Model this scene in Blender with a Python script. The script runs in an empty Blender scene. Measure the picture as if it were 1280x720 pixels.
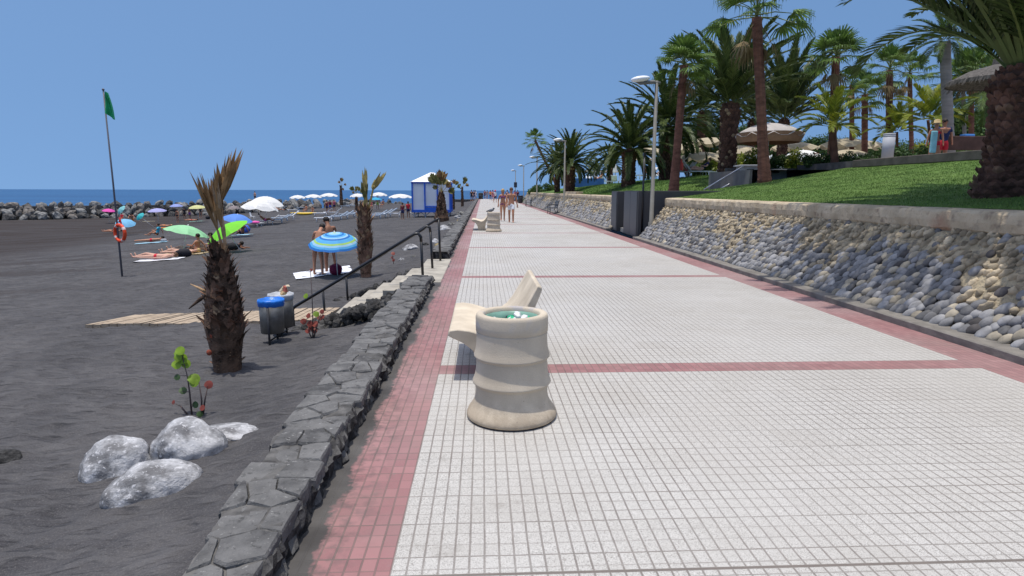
import bpy, bmesh, math, random
import numpy as np
from mathutils import Vector, Matrix, noise, Euler
random.seed(7); np.random.seed(7)
R = math.radians
S = bpy.context.scene
COL = S.collection

# ------------------------------------------------------------------ camera
cam = bpy.data.cameras.new('camera'); co = bpy.data.objects.new('camera', cam); COL.objects.link(co)
FPX = 760.0
cam.sensor_width = 36; cam.lens = FPX/1280*36; cam.clip_start = .05; cam.clip_end = 90000
EYE = Vector((0, 0, 1.65))
PITCH = math.atan(121.7/FPX); YAW = math.atan(37/math.hypot(FPX, 121.7))
MR = Matrix.Rotation(-YAW, 3, 'Z') @ Matrix.Rotation(math.pi/2-PITCH, 3, 'X') @ Matrix.Rotation(R(.17), 3, 'Z')
co.matrix_world = Matrix.Translation(EYE) @ MR.to_4x4()
S.camera = co

def sm(v, a, b):
    t = min(1, max(0, (v-a)/(b-a))); return t*t*(3-2*t)
def ray(px, py):
    return MR @ Vector(((px-640)/FPX, -(py-360)/FPX, -1))
def PY(px, py, Y):                       # the point on a pixel's ray at depth Y along the promenade
    d = ray(px, py); return EYE + d*(Y/d.y)
def PZ(px, py, z):
    d = ray(px, py); return EYE + d*((z-EYE.z)/d.z)

# ------------------------------------------------------------------ terrain heights
LA = Vector((-75, 95)); LB = Vector((-22, 127)); LD = (LB-LA).normalized(); LN = Vector((-LD.y, LD.x))
def beach(x, y):
    z = -.95-.055*max(0, -x-8)
    z = max(z, -3.25+.1*math.sin(x*.11))
    z += .4*sm(y, 40, 120) + .26*sm(x, -3.6, -1.4)*(1-sm(y, 11, 13)) + .35*sm(x, -4, -1.2)*sm(y, 15, 17)
    d = (Vector((x, y))-LA).dot(LN) if x < -22 else y-127
    if d > 0: z -= .35*d
    z += .05*math.sin(x*.5+y*.23)*math.sin(y*.31-x*.1)*sm(y, 12, 30)
    return max(z, -9)
def lawn(x, y):
    if y < 24.2 and x <= 14.6:
        return 1.42+1.17*(max(0, (x-6.75))/7.85)**1.12
    if x > 14.6 and y < 28.2: return 2.6
    if 24.2 <= y < 28.2:
        return 1.55 if x < 10.6 else 2.55
    t = min(1, max(0, (x-6.75)/3.6)); 
    z = 1.42+1.03*t*t*(3-2*t)*(.75+.25*sm(x, 10, 14))*(1-.35*sm(y, 45, 75))+.15*sm(x,12,14)
    return z if x > 11 else min(z, 1.55)+max(0, z-1.55)*sm(y, 28.1, 30.5)
def ground(x, y):
    if x > 6.7: return lawn(x, y)
    if x > -.9: return 0
    return beach(x, y)
def G(px, py, g=beach):                  # ray march to the ground
    d = ray(px, py); t = 1.5
    while t < 400:
        p = EYE+d*t
        if p.z <= g(p.x, p.y): break
        t *= 1.004
    lo, hi = t/1.004, t
    for _ in range(20):
        m = (lo+hi)/2; p = EYE+d*m
        if p.z <= g(p.x, p.y): hi = m
        else: lo = m
    p = EYE+d*hi; p.z = g(p.x, p.y); return p
def XY(px, Y, g=ground):                 # stand on the ground at depth Y under pixel column px
    p = PY(px, 238, Y); return Vector((p.x, Y, g(p.x, Y)))

# ------------------------------------------------------------------ materials
def N(nt, t, loc=None, **kw):
    n = nt.nodes.new(t)
    for k, v in kw.items(): setattr(n, k, v)
    return n
MATS = {}
def mat(name, base, rough=.8, var=.18, scale=6, bump=0, bscale=30, island=0, trans=0, metal=0, spec=.3, base2=None, detail=4, stretch=None, dist=.01):
    if name in MATS: return MATS[name]
    m = bpy.data.materials.new(name); m.use_nodes = True; nt = m.node_tree; L = nt.links.new
    b = nt.nodes['Principled BSDF']; out = nt.nodes['Material Output']
    tc = N(nt, 'ShaderNodeTexCoord'); src = tc.outputs['Object']
    if stretch:
        mp = N(nt, 'ShaderNodeMapping'); mp.inputs['Scale'].default_value = stretch; L(src, mp.inputs[0]); src = mp.outputs[0]
    nz = N(nt, 'ShaderNodeTexNoise'); nz.inputs['Scale'].default_value = scale; nz.inputs['Detail'].default_value = detail; L(src, nz.inputs['Vector'])
    rmp = N(nt, 'ShaderNodeValToRGB'); rmp.color_ramp.elements[0].position = .32; rmp.color_ramp.elements[1].position = .68
    c2 = base2 or tuple(min(1, c*(1+var)) for c in base)
    c1 = tuple(c*(1-var) for c in base)
    rmp.color_ramp.elements[0].color = (*c1, 1); rmp.color_ramp.elements[1].color = (*c2, 1)
    L(nz.outputs['Fac'], rmp.inputs[0]); colo = rmp.outputs[0]
    if island:
        g = N(nt, 'ShaderNodeNewGeometry'); mr = N(nt, 'ShaderNodeMapRange')
        mr.inputs['To Min'].default_value = 1-island; mr.inputs['To Max'].default_value = 1+island
        L(g.outputs['Random Per Island'], mr.inputs['Value'])
        hs = N(nt, 'ShaderNodeHueSaturation'); L(mr.outputs[0], hs.inputs['Value']); L(colo, hs.inputs['Color']); colo = hs.outputs[0]
    L(colo, b.inputs['Base Color'])
    b.inputs['Roughness'].default_value = rough; b.inputs['Metallic'].default_value = metal
    b.inputs['Specular IOR Level'].default_value = spec
    if bump:
        n2 = N(nt, 'ShaderNodeTexNoise'); n2.inputs['Scale'].default_value = bscale; n2.inputs['Detail'].default_value = 5; L(src, n2.inputs['Vector'])
        bp = N(nt, 'ShaderNodeBump'); bp.inputs['Strength'].default_value = bump; bp.inputs['Distance'].default_value = dist
        L(n2.outputs['Fac'], bp.inputs['Height']); L(bp.outputs[0], b.inputs['Normal'])
    if trans:
        tr = N(nt, 'ShaderNodeBsdfTranslucent'); L(colo, tr.inputs['Color'])
        mx = N(nt, 'ShaderNodeMixShader'); mx.inputs[0].default_value = trans
        L(b.outputs[0], mx.inputs[1]); L(tr.outputs[0], mx.inputs[2]); L(mx.outputs[0], out.inputs['Surface'])
    MATS[name] = m; return m

class NB:      # tiny node-building helper for the custom materials
    def __init__(s, name):
        s.m = bpy.data.materials.new(name); s.m.use_nodes = True; s.nt = s.m.node_tree
        s.b = s.nt.nodes['Principled BSDF']; s.L = s.nt.links.new
        s.tc = N(s.nt, 'ShaderNodeTexCoord').outputs['Object']
    def setin(s, i, v):
        if isinstance(v, bpy.types.NodeSocket): s.L(v, i)
        else: i.default_value = v
    def math(s, op, a, b=0.0, c=0.0):
        n = N(s.nt, 'ShaderNodeMath', operation=op)
        s.setin(n.inputs[0], a); s.setin(n.inputs[1], b); s.setin(n.inputs[2], c); return n.outputs[0]
    def xyz(s, v=None):
        n = N(s.nt, 'ShaderNodeSeparateXYZ'); s.L(v or s.tc, n.inputs[0]); return n.outputs
    def comb(s, x, y, z=0.0):
        n = N(s.nt, 'ShaderNodeCombineXYZ'); s.setin(n.inputs[0], x); s.setin(n.inputs[1], y); s.setin(n.inputs[2], z); return n.outputs[0]
    def noise(s, scale, detail=4, v=None, rough=.5):
        n = N(s.nt, 'ShaderNodeTexNoise'); n.inputs['Scale'].default_value = scale; n.inputs['Detail'].default_value = detail
        n.inputs['Roughness'].default_value = rough
        s.L(v or s.tc, n.inputs['Vector']); return n.outputs['Fac']
    def voro(s, scale, feature='F1', v=None, out='Distance'):
        n = N(s.nt, 'ShaderNodeTexVoronoi', feature=feature); n.inputs['Scale'].default_value = scale
        s.L(v or s.tc, n.inputs['Vector']); return n.outputs[out]
    def mapv(s, scale, loc=(0, 0, 0), v=None, rot=(0, 0, 0)):
        n = N(s.nt, 'ShaderNodeMapping'); n.inputs['Scale'].default_value = scale; n.inputs['Location'].default_value = loc; n.inputs['Rotation'].default_value = rot
        s.L(v or s.tc, n.inputs[0]); return n.outputs[0]
    def white(s, v):
        n = N(s.nt, 'ShaderNodeTexWhiteNoise'); s.L(v, n.inputs['Vector']); return n.outputs['Value']
    def rng(s, v, a, b, c, d, smooth=False):
        n = N(s.nt, 'ShaderNodeMapRange'); n.interpolation_type = 'SMOOTHSTEP' if smooth else 'LINEAR'
        for i, q in enumerate((v, a, b, c, d)): s.setin(n.inputs[i], q)
        return n.outputs[0]
    def mix(s, f, a, b, mode='MIX'):
        n = N(s.nt, 'ShaderNodeMix', data_type='RGBA', blend_type=mode)
        s.setin(n.inputs[0], f)
        s.setin(n.inputs[6], (*a, 1) if isinstance(a, tuple) else a); s.setin(n.inputs[7], (*b, 1) if isinstance(b, tuple) else b)
        return n.outputs[2]
    def bump(s, h, strength=.5, dist=.01, prev=None):
        n = N(s.nt, 'ShaderNodeBump'); n.inputs['Strength'].default_value = strength; n.inputs['Distance'].default_value = dist
        s.L(h, n.inputs['Height'])
        if prev: s.L(prev, n.inputs['Normal'])
        return n.outputs[0]
    def fin(s, col, rough=.85, normal=None, spec=.3):
        s.setin(s.b.inputs['Base Color'], (*col, 1) if isinstance(col, tuple) else col)
        s.setin(s.b.inputs['Roughness'], rough); s.b.inputs['Specular IOR Level'].default_value = spec
        if normal: s.L(normal, s.b.inputs['Normal'])
        return s.m

# ------------------------------------------------------------------ mesh builder
class MB:
    def __init__(s): s.v = []; s.f = []; s.m = []; s.n = 0; s.cm = 0
    def add(s, verts, faces, m=None):
        o = s.n; m = s.cm if m is None else m
        s.v.extend(tuple(q) for q in verts); s.n += len(verts)
        for f in faces: s.f.append(tuple(i+o for i in f)); s.m.append(m)
        return s
    def box(s, c, d, rot=0, m=None, top=1.0, M=None):
        hx, hy, hz = d[0]/2, d[1]/2, d[2]/2
        vs = [(-hx, -hy, -hz), (hx, -hy, -hz), (hx, hy, -hz), (-hx, hy, -hz),
              (-hx*top, -hy*top, hz), (hx*top, -hy*top, hz), (hx*top, hy*top, hz), (-hx*top, hy*top, hz)]
        if M is None: M = Matrix.Rotation(rot, 3, 'Z')
        vs = [M @ Vector(v)+Vector(c) for v in vs]
        return s.add(vs, [(0, 3, 2, 1), (4, 5, 6, 7), (0, 1, 5, 4), (1, 2, 6, 5), (2, 3, 7, 6), (3, 0, 4, 7)], m)
    def tube(s, pts, r, n=8, m=None, cap=True):
        pts = [Vector(p) for p in pts]; rs = r if isinstance(r, (list, tuple)) else [r]*len(pts)
        rings = []; up = None
        for i, p in enumerate(pts):
            t = (pts[min(i+1, len(pts)-1)]-pts[max(i-1, 0)]).normalized()
            if up is None: up = Vector((1, 0, 0)) if abs(t.x) < .8 else Vector((0, 1, 0))
            a = (up-t*up.dot(t)).normalized(); b = t.cross(a); up = a
            rings.append([p+(a*math.cos(2*math.pi*k/n)+b*math.sin(2*math.pi*k/n))*rs[i] for k in range(n)])
        vs = [q for rg in rings for q in rg]; fs = []
        for i in range(len(pts)-1):
            for k in range(n):
                k2 = (k+1) % n; fs.append((i*n+k, i*n+k2, (i+1)*n+k2, (i+1)*n+k))
        if cap: fs.append(tuple(reversed(range(n)))); fs.append(tuple(range((len(pts)-1)*n, len(pts)*n)))
        return s.add(vs, fs, m)
    def lathe(s, prof, n=32, c=(0, 0, 0), m=None, close=True):
        vs = []; fs = []
        for r, z in prof:
            for k in range(n): vs.append((c[0]+r*math.cos(2*math.pi*k/n), c[1]+r*math.sin(2*math.pi*k/n), c[2]+z))
        for i in range(len(prof)-1):
            for k in range(n):
                k2 = (k+1) % n; fs.append((i*n+k, i*n+k2, (i+1)*n+k2, (i+1)*n+k))
        if close:
            if prof[0][0] > 1e-4: fs.append(tuple(reversed(range(n))))
            if prof[-1][0] > 1e-4: fs.append(tuple(range((len(prof)-1)*n, len(prof)*n)))
        return s.add(vs, fs, m)
    def extrude(s, poly, y0, y1, m=None, axis='y', ny=1):   # poly: (x,z) outline
        vs = []; n = len(poly); fs = []
        for j in range(ny+1):
            y = y0+(y1-y0)*j/ny
            for a, b in poly: vs.append((a, y, b) if axis == 'y' else (y, a, b))
        for j in range(ny):
            for k in range(n):
                k2 = (k+1) % n; fs.append((j*n+k, (j+1)*n+k, (j+1)*n+k2, j*n+k2))
        fs.append(tuple(range(n))); fs.append(tuple(reversed(range(ny*n, (ny+1)*n))))
        return s.add(vs, fs, m)
    def ell(s, c, d, M=None, m=None, u=10, w=7):
        vs = []; fs = []
        for i in range(w+1):
            th = math.pi*i/w
            for k in range(u):
                ph = 2*math.pi*k/u; v = Vector((d[0]*math.sin(th)*math.cos(ph), d[1]*math.sin(th)*math.sin(ph), d[2]*math.cos(th)))
                if M is not None: v = M @ v
                vs.append(v+Vector(c))
        for i in range(w):
            for k in range(u):
                k2 = (k+1) % u; fs.append((i*u+k, (i+1)*u+k, (i+1)*u+k2, i*u+k2))
        return s.add(vs, fs, m)
    def mesh(s, name, mats, smooth=True):
        me = bpy.data.meshes.new(name)
        me.vertices.add(len(s.v)); me.vertices.foreach_set('co', np.array(s.v, dtype=np.float32).ravel())
        tot = np.array([len(f) for f in s.f], dtype=np.int32); st = np.concatenate(([0], np.cumsum(tot)[:-1])).astype(np.int32)
        idx = np.array([i for f in s.f for i in f], dtype=np.int32)
        me.loops.add(len(idx)); me.loops.foreach_set('vertex_index', idx)
        me.polygons.add(len(tot)); me.polygons.foreach_set('loop_start', st)
        me.polygons.foreach_set('material_index', np.array(s.m, dtype=np.int32))
        me.polygons.foreach_set('use_smooth', np.full(len(tot), smooth))
        for x in (mats if isinstance(mats, (list, tuple)) else [mats]): me.materials.append(x)
        me.update(calc_edges=True); me.validate(); return me
    def obj(s, name, mats, parent=None, smooth=True, bevel=0, loc=None, auto=False):
        o = bpy.data.objects.new(name, s.mesh(name, mats, smooth or auto)); COL.objects.link(o)
        if parent: o.parent = parent
        if loc is not None: o.location = loc
        if bevel:
            b = o.modifiers.new('bevel', 'BEVEL'); b.width = bevel; b.segments = 2; b.limit_method = 'ANGLE'
        if auto:
            me = o.data
            try: me.set_sharp_from_angle(angle=R(35))
            except Exception: pass
        return o
def tag(o, label=None, cat=None, group=None, kind=None):
    if label: o['label'] = label
    if cat: o['category'] = cat
    if group: o['group'] = group
    if kind: o['kind'] = kind
    return o
def empty(name, loc, label, cat, group=None, rz=0):
    o = bpy.data.objects.new(name, None); COL.objects.link(o); o.empty_display_size = .2
    o.location = loc; o.rotation_euler = (0, 0, rz); return tag(o, label, cat, group)
def link(name, me, parent=None, loc=None, rot=None, scale=None):
    o = bpy.data.objects.new(name, me); COL.objects.link(o)
    if parent: o.parent = parent
    if loc is not None: o.location = loc
    if rot is not None: o.rotation_euler = rot
    if scale is not None: o.scale = (scale,)*3 if isinstance(scale, (int, float)) else scale
    return o
def copy_tree(o, parent=None):
    kids = list(o.children); c = o.copy(); COL.objects.link(c)
    if parent: c.parent = parent
    for k in kids: copy_tree(k, c)
    return c
def place(proto, loc, rz, label, group=None, scale=1, first={}):
    o = proto if id(proto) not in first and not first.update({id(proto): 1}) else copy_tree(proto)
    o.location = loc; o.rotation_euler = (0, 0, rz); o.scale = (scale,)*3; o['label'] = label
    if group: o['group'] = group
    return o
ORD = ['first', 'second', 'third', 'fourth', 'fifth', 'sixth', 'seventh', 'eighth', 'ninth', 'tenth', 'eleventh', 'twelfth']

# ------------------------------------------------------------------ world, sun
w = bpy.data.worlds.new('World'); S.world = w; w.use_nodes = True
nt = w.node_tree; bg = nt.nodes['Background']
sky = nt.nodes.new('ShaderNodeTexSky'); sky.sky_type = 'NISHITA'; sky.sun_disc = False
SUN_EL = R(83.5)       # almost overhead, a little to the left and behind the camera
sdir = Vector((-math.cos(SUN_EL)*.92, -math.cos(SUN_EL)*.39, math.sin(SUN_EL)))
sky.sun_elevation = SUN_EL; sky.sun_rotation = math.atan2(sdir.x, sdir.y)
sky.air_density = 1.0; sky.dust_density = .7; sky.ozone_density = 3.0; sky.altitude = 0
# look a little higher into the sky than the true direction: clear, dry air down to the horizon
tcw = nt.nodes.new('ShaderNodeTexCoord'); mpw = nt.nodes.new('ShaderNodeMapping'); mpw.inputs['Scale'].default_value = (1, 1, .75); mpw.inputs['Location'].default_value = (0, 0, .42)
nt.links.new(tcw.outputs['Generated'], mpw.inputs[0]); nt.links.new(mpw.outputs[0], sky.inputs[0])
hsw = nt.nodes.new('ShaderNodeHueSaturation'); hsw.inputs['Saturation'].default_value = 1.07; hsw.inputs['Hue'].default_value = .494
nt.links.new(sky.outputs[0], hsw.inputs['Color']); nt.links.new(hsw.outputs[0], bg.inputs[0]); bg.inputs[1].default_value = .137
sl = bpy.data.lights.new('sun', 'SUN'); sl.energy = 2.95; sl.angle = R(.53); sl.color = (1, .945, .86)
so = bpy.data.objects.new('sun', sl); COL.objects.link(so)
so.rotation_euler = (-sdir).to_track_quat('-Z', 'Y').to_euler()
S.view_settings.view_transform = 'Standard'; S.view_settings.look = 'None'
S.view_settings.exposure = .25; S.view_settings.gamma = 1; S.view_settings.use_curve_mapping = False
S.render.engine = 'CYCLES'
# ================================================================== SETTING
TX, TY = .0685, .0935
def tile_material():
    q = NB('terrazzo_tiles'); x, y, z = q.xyz()[:3]
    u = q.math('DIVIDE', q.math('ADD', x, .41), TX); v = q.math('DIVIDE', q.math('SUBTRACT', y, BAND0-1.5*TY), TY)
    def edge(c, per, k=1.0):
        f = q.math('FRACT', q.math('DIVIDE', c, k)) if k != 1 else q.math('FRACT', c)
        return q.math('MULTIPLY', q.math('MINIMUM', f, q.math('SUBTRACT', 1.0, f)), per*k)
    wob = q.math('MULTIPLY', q.math('SUBTRACT', q.noise(3.1), .5), .006)
    uw = q.math('ADD', u, q.math('DIVIDE', wob, TX)); vw = q.math('ADD', v, q.math('DIVIDE', wob, TY))
    jn = q.math('MULTIPLY', q.rng(q.noise(9, 2), .3, .7, .78, 1.0), q.rng(q.noise(.8, 5), .36, .60, 1.0, .62))
    jx = q.math('MULTIPLY', q.rng(edge(uw, TX), .0034, .0060, 1.0, 0.0), .95); jy = q.math('MULTIPLY', q.rng(edge(vw, TY), .0028, .0052, 1.0, 0.0), .8)
    hx = q.rng(edge(uw, TX, 5.0), .0035, .006, 1.0, 0.0); hy = q.rng(edge(vw, TY, 3.0), .003, .0055, 1.0, 0.0)
    slab = q.white(q.comb(q.math('FLOOR', q.math('DIVIDE', u, 5.0)), q.math('FLOOR', q.math('DIVIDE', v, 3.0)), 7.0))
    far = q.rng(slab, .0, 1.0, .5, 1.0)
    j = q.math('MAXIMUM', q.math('MAXIMUM', jx, q.math('MULTIPLY', jy, far)), q.math('MAXIMUM', q.math('MULTIPLY', hx, q.rng(slab, .6, .7, .3, 1.0)), hy))
    big = q.rng(q.math('ABSOLUTE', q.math('SUBTRACT', y, JOINTY)), .007, .012, 1.0, 0.0)
    j = q.math('MAXIMUM', q.math('MULTIPLY', j, jn), big)
    cell = q.white(q.comb(q.math('FLOOR', u), q.math('FLOOR', v), 1.0))
    # white terrazzo: pale ground with dark and light chips
    sp = q.noise(420, 3); chips = q.voro(260, out='Color')
    cs = N(q.nt, 'ShaderNodeSeparateColor'); q.L(chips, cs.inputs[0])
    white = q.mix(q.rng(cs.outputs[0], .74, .8, 0.0, 1.0), (.43, .415, .385), (.20, .187, .168))
    white = q.mix(q.rng(cs.outputs[1], .7, .8, 0.0, .6), white, (.64, .625, .59))
    white = q.mix(q.rng(cell, 0.0, 1.0, 0.0, .28), white, (.38, .365, .335))
    white = q.mix(q.rng(slab, 0.0, 1.0, 0.0, .18), white, (.55, .54, .515))
    white = q.mix(q.math('MULTIPLY', q.rng(q.white(q.comb(q.math('FLOOR', q.math('DIVIDE', u, 5.0)), q.math('FLOOR', q.math('DIVIDE', v, 3.0)), 3.0)), .9, .93, 0.0, 1.0), .2), white, (.33, .31, .275))
    red = q.mix(q.rng(cell, 0.0, 1.0, 0.0, 1.0), (.25, .118, .120), (.325, .165, .163))
    red = q.mix(q.rng(cs.outputs[0], .72, .8, 0.0, .35), red, (.30, .16, .15))
    # masks
    inx = q.math('MULTIPLY', q.math('GREATER_THAN', x, -.41), q.math('LESS_THAN', x, 4.72))
    fr = q.math('FRACT', q.math('DIVIDE', q.math('SUBTRACT', y, BAND0-1.5*TY), BANDP))
    cross = q.math('MULTIPLY', q.math('LESS_THAN', fr, 3*TY/BANDP), q.math('GREATER_THAN', y, BAND0-1.0))
    isred = q.math('MAXIMUM', q.math('SUBTRACT', 1.0, inx), cross)
    c = q.mix(isred, white, red)
    dirt = q.rng(q.noise(.9, 7, rough=.66), .42, .72, 0.0, .5)
    c = q.mix(dirt, c, q.mix(isred, (.35, .33, .30), (.20, .15, .135)))
    c = q.mix(q.rng(q.noise(.35, 4), .45, .7, 0.0, .25), c, (.56, .55, .53))
    spots = q.rng(q.voro(1.3), .0, .035, 1.0, 0.0)
    c = q.mix(q.math('MULTIPLY', spots, .7), c, (.14, .12, .10))
    stn = q.math('MULTIPLY', q.rng(q.noise(2.6, 7, rough=.7), .6, .7, 0.0, .5), q.rng(x, -.4, .9, 1.0, .35)); c = q.mix(stn, c, (.17, .15, .125))
    gum = q.rng(q.voro(3.7), .02, .05, .55, 0.0); c = q.mix(q.math('MULTIPLY', gum, q.rng(q.noise(1.1, 2), .5, .55, 0.0, 1.0)), c, (.2, .18, .16))
    c = q.mix(q.math('MULTIPLY', j, .9), c, q.mix(q.noise(5), (.085, .07, .06), (.17, .14, .12)))
    # sand and cement dust drifting over the left edge
    e = q.math('ADD', x, q.math('MULTIPLY', q.math('SUBTRACT', q.noise(2.2, 6), .5), .22))
    m = q.rng(q.math('ADD', e, q.math('MULTIPLY', q.math('SUBTRACT', q.noise(25, 6), .5), .10)), -.79, -.755, 1.0, 0.0)
    m2 = q.math('MULTIPLY', q.rng(e, -.76, -.5, .55, 0.0), q.rng(q.noise(14, 6), .45, .62, 0.0, 1.0))
    cem = q.mix(q.rng(q.noise(3, 6), .35, .65, 0.0, 1.0), (.05, .046, .043), (.10, .094, .088))
    c = q.mix(q.math('MAXIMUM', m, m2), c, cem)
    h = q.math('ADD', q.math('MULTIPLY', j, -1.0), q.math('MULTIPLY', sp, .25))
    return q.fin(c, q.rng(dirt, 0.0, .4, .62, .8), q.bump(h, .55, .004), .35)
BAND0 = PZ(700, 460.5, 0).y; BANDP = (PZ(640, 291.2, 0).y-BAND0)/3; JOINTY = PZ(800, 713, 0).y
BANDP = round(BANDP/TY)*TY
print('BAND', BAND0, BANDP, JOINTY, [PZ(603, y, 0).y for y in (345, 309, 291, 280.5)])

b = MB()
xs = [-.93, -.41, 1, 3, 4.72, 5.19]; ys = [-3, 2, 4, 8, 14, 25, 50, 122]
vs = [(x, y, 0) for y in ys for x in xs]; n = len(xs)
b.add(vs, [(j*n+i, j*n+i+1, (j+1)*n+i+1, (j+1)*n+i) for j in range(len(ys)-1) for i in range(n-1)])
tag(b.obj('pavement', tile_material(), smooth=False), kind='structure')

# ---- beach sand sheet
def spaced(a, stops):
    out = [a]; 
    for lim, st in stops:
        while out[-1] < lim: out.append(out[-1]+st)
    return out
q = NB('volcanic_sand'); x, y, z = q.xyz()[:3]
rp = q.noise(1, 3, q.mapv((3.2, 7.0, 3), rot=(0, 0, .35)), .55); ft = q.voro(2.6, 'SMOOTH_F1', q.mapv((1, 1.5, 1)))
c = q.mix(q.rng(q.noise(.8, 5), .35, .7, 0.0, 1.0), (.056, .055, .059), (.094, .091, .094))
c = q.mix(q.rng(rp, .36, .56, .5, 0.0), c, (.040, .039, .043))  # ripple troughs darkened: shading of the ripples put into the sand colour
c = q.mix(q.rng(q.noise(1, 2, q.mapv((3.0, 8.5, 3), rot=(0, 0, .5)), .4), .38, .60, .0, .2), c, (.14, .137, .138))  # ripple crests lightened in the colour, as sunlit tops
c = q.mix(q.rng(q.noise(90, 2), .5, .75, 0.0, .5), c, (.17, .165, .16))
c = q.mix(q.rng(q.voro(5), 0.0, .03, .7, 0.0), c, (.3, .29, .28))
wet = q.math('MULTIPLY', q.rng(q.math('ADD', q.math('SUBTRACT', q.math('MULTIPLY', x, -1.0), q.math('MULTIPLY', y, .25)), q.math('MULTIPLY', q.noise(.12, 4), 14.0)), 17.0, 27.0, 0.0, 1.0, True), q.rng(q.noise(1, 4, q.mapv((.06, .5, 1), rot=(0, 0, .5))), .38, .56, .6, 1.0))
c = q.mix(wet, c, (.042, .034, .031))
tr = q.math('MULTIPLY', q.rng(q.noise(1, 4, q.mapv((.06, .55, 1), rot=(0, 0, .42))), .54, .60, 0.0, .75), q.rng(x, -9.0, -15.0, 0.0, 1.0))
c = q.mix(tr, c, (.055, .05, .05))
rs_ = q.rng(q.noise(1, 2, q.mapv((3.0, 8.5, 3), rot=(0, 0, .5)), .4), .36, .64, 0.0, 1.0, True)
h = q.math('ADD', q.math('ADD', q.math('MULTIPLY', rp, .6), q.math('MULTIPLY', rs_, .30)), q.math('ADD', q.math('MULTIPLY', q.rng(ft, 0.0, .45, -.45, 0.0), .6), q.math('MULTIPLY', q.noise(30, 4), .12)))
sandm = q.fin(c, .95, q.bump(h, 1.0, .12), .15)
xs = [-1.2]
while xs[-1] > -420:
    d = -xs[-1]; xs.append(xs[-1]-(.055 if d < 6 else .055*(d/6)**1.15*1.2))
ys = [-3.0]
while ys[-1] < 150:
    d = max(3, ys[-1]); ys.append(ys[-1]+(.06 if d < 9 else .06*(d/9)**1.25))
b = MB(); nx = len(xs)
for yy in ys:
    for xx in xs:
        z = beach(xx, yy)
        if yy < 45 and xx > -40:
            a = 1-sm(yy, 25, 45)
            z += a*(.05*(noise.noise(Vector((xx*1.5, yy*2.0, 3)))) + .034*(.5-abs(noise.noise(Vector((xx*1.9+yy*2.1, yy*3.4-xx*.9, 1)))))+.026*noise.noise(Vector((xx*4.2+yy*1.2, yy*6.5, 1)))+.012*noise.noise(Vector((xx*11, yy*14, 2))))
        b.v.append((xx, yy, z))
b.n = len(b.v)
for j in range(len(ys)-1):
    for i in range(nx-1): b.f.append((j*nx+i+1, j*nx+i, (j+1)*nx+i, (j+1)*nx+i+1)); b.m.append(0)
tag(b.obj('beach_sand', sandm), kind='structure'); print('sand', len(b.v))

# ---- sea: wave bumps in real geometry near, bump far
q = NB('sea_water'); 
wv = q.noise(1, 4, q.mapv((.05, .16, 1)))
c = q.mix(q.rng(q.noise(1, 3, q.mapv((.004, .03, 1))), .35, .65, 0.0, 1.0), (.010, .062, .165), (.018, .095, .225))
seam = q.fin(c, .45, q.bump(wv, .25, .5), .25)
b = MB(); r = 60000
b.add([(-r, -2000, -4.1), (r, -2000, -4.1), (r, r, -4.1), (-r, r, -4.1)], [(0, 1, 2, 3)])
tag(b.obj('sea', seam, smooth=False), kind='structure')

# ---- lawn terrain and terrace
q = NB('lawn_green')
c = q.mix(q.rng(q.noise(.9, 6, rough=.65), .38, .65, 0.0, 1.0), (.085, .15, .03), (.14, .225, .052))
c = q.mix(q.rng(q.noise(55, 4), .4, .65, 0.0, .5), c, (.04, .085, .018))
c = q.mix(q.rng(q.noise(.5, 5), .6, .75, 0.0, .4), c, (.15, .20, .06))
lawnm = q.fin(c, .9, q.bump(q.noise(60, 5), .9, .03), .2)
def lawn_sheet(name, x0, x1, y0, y1, st, m, gz=lawn, kind='structure', dz=0):
    b = MB(); nx = max(2, int((x1-x0)/st)+1); ny = max(2, int((y1-y0)/(st*1.5))+1)
    for j in range(ny):
        for i in range(nx):
            X = x0+(x1-x0)*i/(nx-1); Y = y0+(y1-y0)*j/(ny-1)
            b.v.append((X, Y, gz(X, Y)+dz+.02*noise.noise(Vector((X*.8, Y*.8, 0)))))
    b.n = len(b.v)
    for j in range(ny-1):
        for i in range(nx-1): b.f.append((j*nx+i, j*nx+i+1, (j+1)*nx+i+1, (j+1)*nx+i)); b.m.append(0)
    return tag(b.obj(name, m), kind=kind)
lawn_sheet('lawn_bank', 6.72, 14.55, 1, 24.18, .15, lawnm)
lawn_sheet('lawn_bank', 6.72, 18.0, 28.25, 92, .3, lawnm)
pave = mat('terrace_paving', (.30, .27, .23), .85, .15, 1.5, .2, 20)
lawn_sheet('terrace', 14.62, 120, -10, 28.2, 4, pave, lambda x, y: 2.6)
lawn_sheet('terrace', 18.01, 160, 28.2, 120, 4, pave, lambda x, y: 2.57 if y < 45 else 2.5)
lawn_sheet('garden_path', 6.6, 10.6, 24.0, 28.3, .5, mat('path_concrete', (.16, .15, .14), .9, .2, 2, .3, 30), lambda x, y: 1.55)
lawn_sheet('garden_path', 10.55, 14.7, 24.0, 28.3, .5, mat('path_concrete', (.25, .235, .21)), lambda x, y: 2.5)
b = MB(); b.box((10.57, 26.1, 2.0), (.1, 4.4, .99)); tag(b.obj('riser_wall', mat('path_concrete', (.16, .15, .14)), smooth=False), 'low dark wall face below the terrace beside the steel handrails', 'wall')
wallm = mat('dark_garden_wall', (.10, .095, .09), .9, .3, 3, .5, 20)
for nm, c_, d_, lb in (('garden_wall', (10.2, 24.19, 1.4), (6.9, .12, .8), None),):
    pass
b = MB(); b.box((14.0, 28.25, 2.0), (5.4, .22, 1.42)); b.box((14.74, 21.5, 2.2), (.22, 13.4, 1.3)); b.box((14.72, 11, 2.2), (.26, 7.0, 1.1)); tag(b.obj('garden_wall', wallm, smooth=False), 'low dark stone wall holding the terrace at the upper edge of the lawn', 'wall')
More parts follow.
